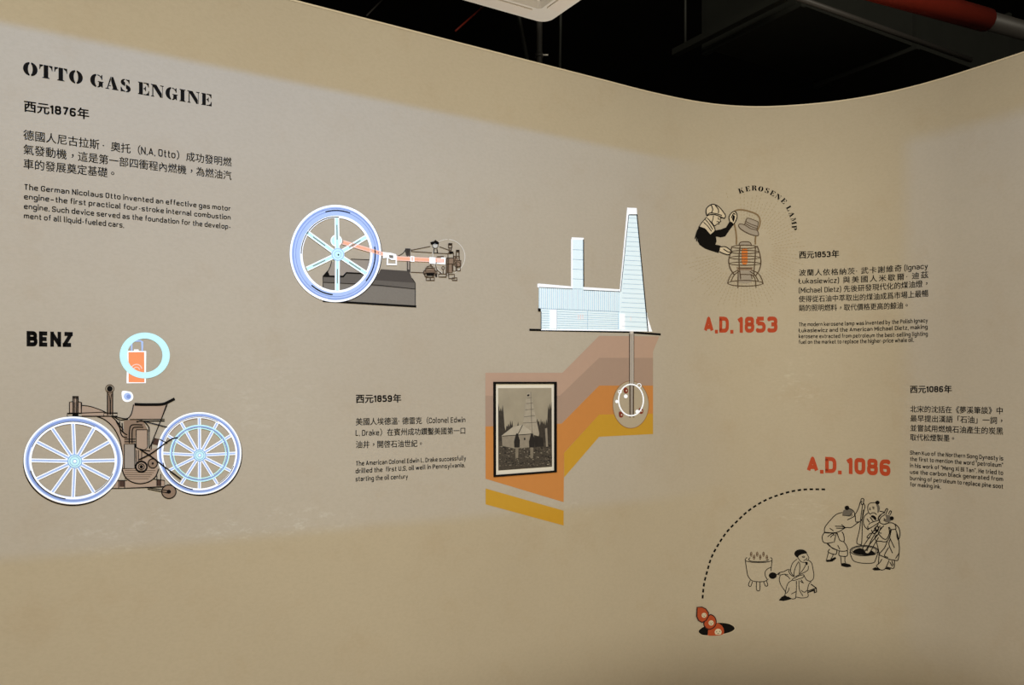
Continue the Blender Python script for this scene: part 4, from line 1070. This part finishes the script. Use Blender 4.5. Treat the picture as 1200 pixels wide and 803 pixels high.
Art(L_).lines([[(370, 612), (330, 635), (308, 675), (300, 702)], [(382, 618), (345, 645), (322, 690)], [(460, 612), (505, 632), (530, 670), (540, 706)], [(450, 620), (485, 645), (510, 690)], [(372, 612), (370, 732)], [(462, 640), (485, 670), (492, 730)], [(380, 640), (460, 642)],
                [(378, 448), (382, 430), (398, 422), (440, 422), (456, 432), (462, 448)], [(370, 600), (465, 600)], [(385, 640), (388, 675)], [(458, 640), (466, 670)]], 1.0).ring(420, 700, 120, 22, 6).put('base', BRN, T, 5)
hat = thing('hat_picture', 878, 275, 'small grey brimmed hat drawn tilted inside the lamp handle', 'picture')
Art(L_).fill([(375, 306), (386, 302), (415, 308), (455, 330), (498, 345), (509, 372), (498, 382), (450, 370), (398, 342), (376, 320)]).put('brim', SH4, hat, 4)
Art(L_).fill([(428, 268), (440, 263), (498, 284), (506, 298), (496, 345), (455, 335), (414, 308)]).put('crown', SH4, hat, 5)
Art(L_).lines([[(375, 306), (386, 302), (415, 308), (455, 333), (498, 345), (509, 372), (498, 382), (450, 370), (398, 342), (376, 320), (375, 306)], [(428, 268), (440, 263), (498, 284), (506, 298), (496, 345)], [(428, 268), (414, 308)], [(422, 285), (460, 305), (500, 318)], [(418, 297), (455, 318), (497, 332)]], .9).put('hat_outline', BRN, hat, 6)
ry = Art()
random.seed(2)
for i in range(84):
    a = 2 * math.pi * i / 84; cx, cy = 872, 294
    if 150 < math.degrees(a) < 215 and False: continue
    r0 = 33 + (i % 3) * 2; r1 = 58 + (i % 4) * 4
    r = r0
    while r < r1:
        x, y = cx + r * math.cos(a), cy + r * math.sin(a)
        if not (x < 868 and 235 < y < 300) and y < 360: ry.line([(x, y), (cx + (r + 2.2) * math.cos(a), cy + (r + 2.2) * math.sin(a))], .45, False)
        r += 4
ry.put('rays', mat('faint_tan_ink', (163, 147, 117)), T, 0, kind='stuff')

# ------------------------------------------------------------------ dashed arc, drops, and the ink makers
D8 = Z(800, 560, 4.014)
path = spline(D8([(93, 568), (100, 500), (115, 440), (135, 375), (165, 318), (205, 258), (255, 205), (310, 155), (375, 113), (440, 85), (510, 65), (580, 55), (670, 55)]), n=12)
T = thing('dashed_arc', 824, 700, 'black dashed arc that sweeps from the black hole up to the red 1086 date', 'mural line')
ln = [0]
for a, b_ in zip(path, path[1:]): ln.append(ln[-1] + math.dist(a, b_))
nd = 31; per = ln[-1] / (nd - .4)


def at_len(d):
    for i in range(len(ln) - 1):
        if ln[i + 1] >= d: q = (d - ln[i]) / (ln[i + 1] - ln[i]); return tuple(path[i][j] * (1 - q) + path[i + 1][j] * q for j in (0, 1))
    return path[-1]


for i in range(nd): Art().line([at_len(min(ln[-1], i * per + k * per * .15)) for k in range(5)], 2.1, False).put('dash', INK, T, 1)

D_ = Z(805, 690, 12.36)
dc = Art(D_); T = thing('black_hole_picture', 840, 745, 'flat black oval hole drawn under the three red drops', 'picture')
Art(D_).fill([(162, 620), (185, 585), (245, 545), (330, 510), (420, 492), (520, 492), (610, 508), (670, 540), (692, 570), (680, 600), (630, 630), (540, 655), (440, 670), (330, 678), (250, 676), (195, 660)], True).put('hole', INK, T, 1)
Art(D_).line([(162, 620), (185, 585), (245, 545), (330, 510), (420, 492), (520, 492), (610, 508), (670, 540), (692, 570), (680, 600), (630, 630), (540, 655), (440, 670), (330, 678), (250, 676), (195, 660)], .5, closed=True).put('hole_edge', SK, T, 2)
RD = mat('drop_red_ink', (170, 72, 34)); RO = mat('drop_outline_ink', (60, 22, 14))
for k, (shape, face, lab) in enumerate((([(300, 640), (315, 560), (380, 505), (430, 495), (490, 525), (528, 580), (525, 655), (440, 676), (310, 678)], (447, 628, 50), 'lowest red drop, half inside the black hole'),
                                        ([(245, 480), (300, 400), (340, 375), (395, 410), (418, 480), (395, 545), (330, 585), (275, 570), (243, 530)], (343, 494, 38), 'middle red drop, overlapping the drop above it'),
                                        ([(140, 265), (210, 264), (265, 290), (303, 345), (303, 400), (265, 460), (210, 485), (160, 458), (134, 400)], (238, 382, 36), 'topmost pointed red drop, nearest the dashed arc'))):
    t = thing('red_drop_picture', 820 + 8 * k, 740 - 10 * k, lab, 'picture', 'red drops climbing out of the hole')
    Art(D_).fill(shape, k != 2).put('drop_body', RD, t, 4 + 3 * k)
    if k: Art(D_).line(shape, 1.2, k != 2, closed=True).put('drop_outline', RO, t, 5 + 3 * k)
    fx, fy, fr = face
    if k == 0:
        Art(D_).fill([(fx + fr * math.cos(R(a)), fy + fr * math.sin(R(a))) for a in range(-225, 46, 15)]).put('face', SK, t, 6)
    else: Art(D_).ell(fx, fy, fr, fr, 20).put('face', SK, t, 6 + 3 * k)
    Art(D_).ell(fx - fr * .45, fy - fr * .1, fr * .13, fr * .16, 8).ell(fx + fr * .45, fy - fr * .2, fr * .13, fr * .16, 8).put('eyes', INK, t, 7 + 3 * k, kind='stuff')
    Art(D_).line([(fx - fr * .25, fy + fr * .25), (fx, fy + fr * .45), (fx + fr * .25, fy + fr * .22)], .5).put('mouth', INK, t, 7 + 3 * k)

S_ = Z(860, 635, 10.036)
T = thing('cauldron_picture', 888, 692, 'line drawing of a round cauldron on three short legs with wisps above it', 'picture')
Art(S_).lines([[(155, 186), (138, 200), (135, 225), (150, 330), (165, 400), (200, 450), (240, 466), (300, 471), (365, 465), (405, 438)], [(430, 186), (448, 200), (448, 230), (440, 300), (438, 345)], [(440, 300), (395, 320), (370, 352), (368, 395), (390, 440)],
               [(135, 225), (200, 240), (292, 245), (385, 240), (448, 222)], [(190, 188), (175, 208), (200, 228), (292, 234), (380, 228), (408, 208)]], .85).put('pot', INK, T, 1)
for p in ([(192, 455), (172, 500), (180, 523), (200, 520), (218, 468)], [(265, 475), (265, 560), (287, 578), (306, 560), (306, 475)], [(350, 468), (368, 515), (385, 524), (398, 508), (385, 460)]): Art(S_).line(p, .85).put('leg', INK, T, 1)
for x, y in ((203, 147), (237, 182), (274, 147), (310, 182), (348, 147), (388, 185)):
    Art(S_).ell(x, y, 13, 30, 14).put('wisp', BRN, T, 1)
    Art(S_).ell(x, y - 12, 5, 8, 8).ell(x, y + 12, 5, 8, 8).put('wisp_gap', TAN, T, 2, kind='stuff')
T = thing('seated_man_picture', 925, 704, 'line drawing of a seated bearded man in a black hat fanning the cauldron', 'picture')
Art(S_).ell(457, 398, 46, 38).line([(498, 388), (545, 368)], .9, False).put('fan', INK, T, 2)
Art(S_).fill([(712, 140), (725, 110), (765, 92), (820, 95), (850, 115), (857, 134), (800, 146), (765, 165), (748, 185), (725, 168)], True).put('hat', INK, T, 2)
Art(S_).fill([(838, 238), (868, 242), (862, 275), (845, 262)], True).put('beard', INK, T, 2)
Art(S_).lines([[(852, 134), (868, 160), (882, 190), (876, 210)], [(750, 180), (772, 215), (800, 240), (838, 242)], [(800, 176), (820, 170), (835, 175)], [(805, 186), (832, 184)], [(820, 226), (845, 210), (878, 222)], [(862, 190), (850, 205)]], .75).put('face', INK, T, 1)
Art(S_).lines([[(745, 205), (700, 240), (675, 290), (665, 345)], [(875, 215), (915, 250), (930, 320), (941, 385), (932, 440), (895, 465), (855, 448), (832, 410), (822, 388)], [(762, 232), (725, 300), (707, 370), (710, 418)], [(770, 240), (776, 300), (768, 380)],
               [(850, 262), (820, 320), (775, 378)], [(876, 285), (868, 335), (800, 375), (720, 410)], [(665, 332), (632, 328), (590, 350), (540, 362), (518, 380), (545, 392), (590, 382), (640, 390)], [(665, 345), (682, 378), (710, 408)], [(642, 335), (660, 380), (700, 410)],
               [(822, 388), (770, 400), (720, 425), (690, 440), (700, 456), (750, 442), (812, 420), (822, 400)], [(545, 400), (534, 440), (548, 500), (580, 550), (606, 590), (600, 630)], [(600, 390), (640, 412), (660, 440)], [(690, 450), (642, 482), (620, 530), (605, 600)],
               [(735, 460), (735, 560), (728, 655)], [(765, 455), (770, 560), (812, 638)], [(790, 445), (820, 490)], [(780, 460), (808, 485)], [(652, 540), (640, 580), (615, 610)], [(728, 588), (675, 615)], [(635, 645), (680, 672), (722, 668), (735, 652), (800, 662), (872, 645), (866, 575), (882, 500), (910, 470)],
               [(792, 572), (830, 595), (860, 570)]], .8).put('robe', INK, T, 1)
Art(S_).fill([(528, 690), (560, 650), (600, 628), (635, 650), (680, 672), (640, 685), (580, 697)]).put('shoe', INK, T, 2)
Art(S_).lines([[(905, 498), (970, 545), (972, 592), (948, 600), (938, 572), (870, 597)], [(970, 545), (872, 580)], [(948, 560), (950, 600)]], 1.1, False).put('stool', INK, T, 1)

W2 = Z(950, 575, 8.033)
T = thing('tub_picture', 1012, 660, 'line drawing of a round tub of black ink paste between the three workers', 'picture')
Art(W2).ring(503, 566, 136, 52, 8).ring(503, 566, 118, 40, 5).lines([[(368, 578), (398, 655), (450, 678), (520, 686), (592, 680), (612, 650), (636, 580)]], .9).put('tub', INK, T, 1)
Art(W2).ring(503, 566, 128, 47, 11, 180, 360).put('tub_rim', SH3, T, 0)
Art(W2).fill([(398, 575), (430, 550), (470, 542), (498, 560), (520, 585), (545, 588), (570, 565), (595, 580), (612, 602), (560, 612), (480, 606), (420, 596)], True).put('ink_paste', INK, T, 2)
T = thing('left_worker_picture', 985, 663, 'line drawing of the left worker, bent forward with both hands raised on a pole', 'picture')
Art(W2).ell(342, 163, 21, 21).put('hair_bun', INK, T, 3)
Art(W2).fill([(300, 225), (308, 190), (325, 178), (360, 168), (385, 178), (400, 200), (390, 222), (365, 236), (320, 234)], True).put('hair', SH2, T, 1)
Art(W2).ring(382, 231, 11, 13, 5).lines([[(360, 168), (392, 182), (412, 208), (414, 238), (398, 250)]], .9).put('head', INK, T, 2)
Art(W2).lines([[(300, 206), (240, 226), (185, 280), (135, 345), (130, 392)], [(130, 392), (200, 398), (265, 388), (330, 350), (380, 348), (432, 312), (482, 272), (500, 200), (512, 150), (498, 118)], [(420, 232), (426, 294), (450, 292)], [(412, 236), (440, 190), (456, 150), (468, 108), (486, 104)],
                [(345, 276), (375, 262), (400, 250)], [(230, 336), (290, 338), (325, 350)], [(240, 354), (300, 356), (318, 350)], [(290, 320), (328, 350)], [(180, 355), (215, 380)], [(300, 232), (345, 238), (370, 240)]], .95).put('shirt', INK, T, 1)
Art(W2).lines([[(130, 395), (110, 430), (116, 480), (150, 496), (215, 486)], [(246, 395), (232, 440), (222, 488)], [(130, 398), (240, 402)], [(250, 400), (262, 440), (278, 470), (315, 478), (312, 420), (295, 388)], [(310, 480), (338, 520), (346, 562), (292, 572), (240, 556), (188, 530), (150, 496)], [(165, 500), (200, 540), (240, 558)],
               [(180, 550), (166, 580), (235, 602), (248, 562)], [(270, 570), (270, 612), (342, 617), (346, 562)], [(160, 435), (205, 405), (225, 425)], [(255, 515), (275, 555)], [(185, 440), (215, 415)]], .95).put('trousers', INK, T, 1)
Art(W2).lines([[(166, 588), (155, 630), (150, 652)], [(212, 598), (206, 620), (190, 645)], [(282, 617), (290, 690)], [(324, 617), (322, 660), (330, 682)]], .85).put('legs', INK, T, 1, kind='stuff')
Art(W2).fill([(140, 655), (180, 650), (232, 624), (242, 640), (205, 668), (152, 673)]).put('shoe', INK, T, 2)
Art(W2).fill([(284, 686), (320, 682), (370, 695), (386, 716), (340, 723), (290, 710)]).put('shoe', INK, T, 2)
T = thing('pole_picture', 1007, 638, 'line drawing of the upright stirring pole held by the left worker', 'picture')
Art(W2).lines([[(478, 130), (474, 90), (484, 74), (500, 80), (500, 100), (492, 135)], [(490, 135), (476, 230), (462, 360), (436, 470), (440, 500), (465, 508), (480, 498), (486, 360), (484, 280), (498, 180)], [(478, 128), (490, 135)]], .9).put('pole', INK, T, 2)
T = thing('middle_worker_picture', 1022, 636, 'line drawing of the bearded middle worker behind the tub, facing front', 'picture')
Art(W2).ell(630, 113, 20, 18).put('hair_bun', INK, T, 3)
Art(W2).fill([(618, 128), (640, 135), (652, 165), (646, 195), (632, 212), (628, 165)], True).put('hair', SH2, T, 1)
Art(W2).lines([[(545, 208), (538, 170), (542, 138), (562, 118), (610, 114)], [(545, 208), (560, 220)], [(580, 155), (602, 158)], [(585, 168), (600, 172)], [(562, 160), (556, 178), (566, 182)], [(560, 225), (580, 210), (605, 212), (622, 228)]], .85).put('face', INK, T, 2)
Art(W2).fill([(568, 238), (590, 234), (612, 248), (620, 270), (606, 278), (588, 258), (574, 252)], True).put('beard', INK, T, 2)
Art(W2).lines([[(540, 212), (505, 245), (496, 292), (510, 340), (545, 372)], [(545, 320), (575, 300), (645, 278)], [(540, 365), (600, 330), (655, 292)], [(540, 330), (540, 355), (575, 350)], [(650, 195), (692, 205), (665, 225), (632, 268)], [(645, 285), (640, 250), (662, 225)], [(530, 265), (555, 300)], [(560, 250), (588, 290)]], .95).put('robe', INK, T, 1)
T = thing('pair_of_poles_picture', 1016, 648, 'line drawing of two crossed slanting poles dipping into the tub', 'picture')
Art(W2).lines([[(692, 215), (712, 172), (726, 175), (722, 190), (708, 222)], [(734, 222), (748, 192), (760, 196), (760, 208), (746, 232)], [(640, 310), (600, 370), (560, 430), (495, 530), (500, 560), (530, 560)], [(655, 330), (612, 400), (570, 470), (530, 570)], [(665, 340), (630, 420), (578, 480), (510, 578), (540, 602), (570, 580)],
               [(640, 440), (605, 500), (572, 560), (545, 602)], [(575, 370), (580, 400), (560, 405), (530, 440), (560, 448)]], .95).put('poles', INK, T, 2)
Art(W2).lines([[(600, 360), (625, 335), (640, 350), (630, 385), (605, 400)], [(585, 400), (612, 410)], [(612, 345), (618, 395)], [(595, 380), (635, 368)]], 1.2).put('gripping_hands', INK, T, 3, kind='stuff')
T = thing('right_worker_picture', 1040, 668, 'line drawing of the right worker in a long robe, seen from behind', 'picture')
Art(W2).ell(765, 262, 19, 19).put('hair_bun', INK, T, 3)
Art(W2).fill([(705, 228), (742, 235), (758, 260), (755, 288), (725, 300), (695, 288), (712, 262)], True).put('hair', SH2, T, 1)
Art(W2).lines([[(702, 224), (665, 250), (650, 280), (655, 305), (700, 318), (740, 300)], [(690, 262), (700, 275), (688, 285)], [(700, 315), (755, 303), (790, 315), (802, 340), (800, 362), (758, 366), (738, 342)]], .95).put('head', INK, T, 2)
Art(W2).lines([[(795, 315), (830, 350), (842, 400), (838, 440), (828, 460)], [(828, 460), (836, 540), (832, 600), (822, 655), (790, 656), (735, 645), (640, 602)], [(690, 330), (660, 365), (640, 395), (668, 402)], [(735, 345), (742, 400), (715, 457), (680, 450), (635, 402)], [(750, 370), (748, 420), (716, 480), (660, 478), (618, 474), (605, 440), (625, 415)],
                [(722, 478), (695, 540), (640, 602)], [(748, 460), (738, 510), (772, 590)], [(745, 445), (790, 540)], [(812, 400), (815, 440), (832, 480)], [(618, 478), (636, 545), (645, 590)], [(735, 535), (695, 610), (730, 630)], [(800, 365), (820, 420), (828, 460)], [(832, 590), (800, 640)], [(760, 370), (745, 440)]], 1.0).put('robe', INK, T, 1)
Art(W2).lines([[(645, 600), (638, 690)], [(672, 645), (650, 680), (618, 708)], [(618, 712), (655, 745), (690, 745), (712, 720), (740, 655)], [(790, 656), (785, 728), (750, 728), (715, 720)], [(765, 662), (778, 705)], [(745, 672), (770, 715)]], .95).put('trousers', INK, T, 1)
Art(W2).fill([(580, 738), (608, 722), (655, 738), (655, 750), (600, 753)]).put('shoe', INK, T, 2)
Art(W2).fill([(702, 738), (718, 725), (756, 735), (750, 748)]).put('shoe', INK, T, 2)
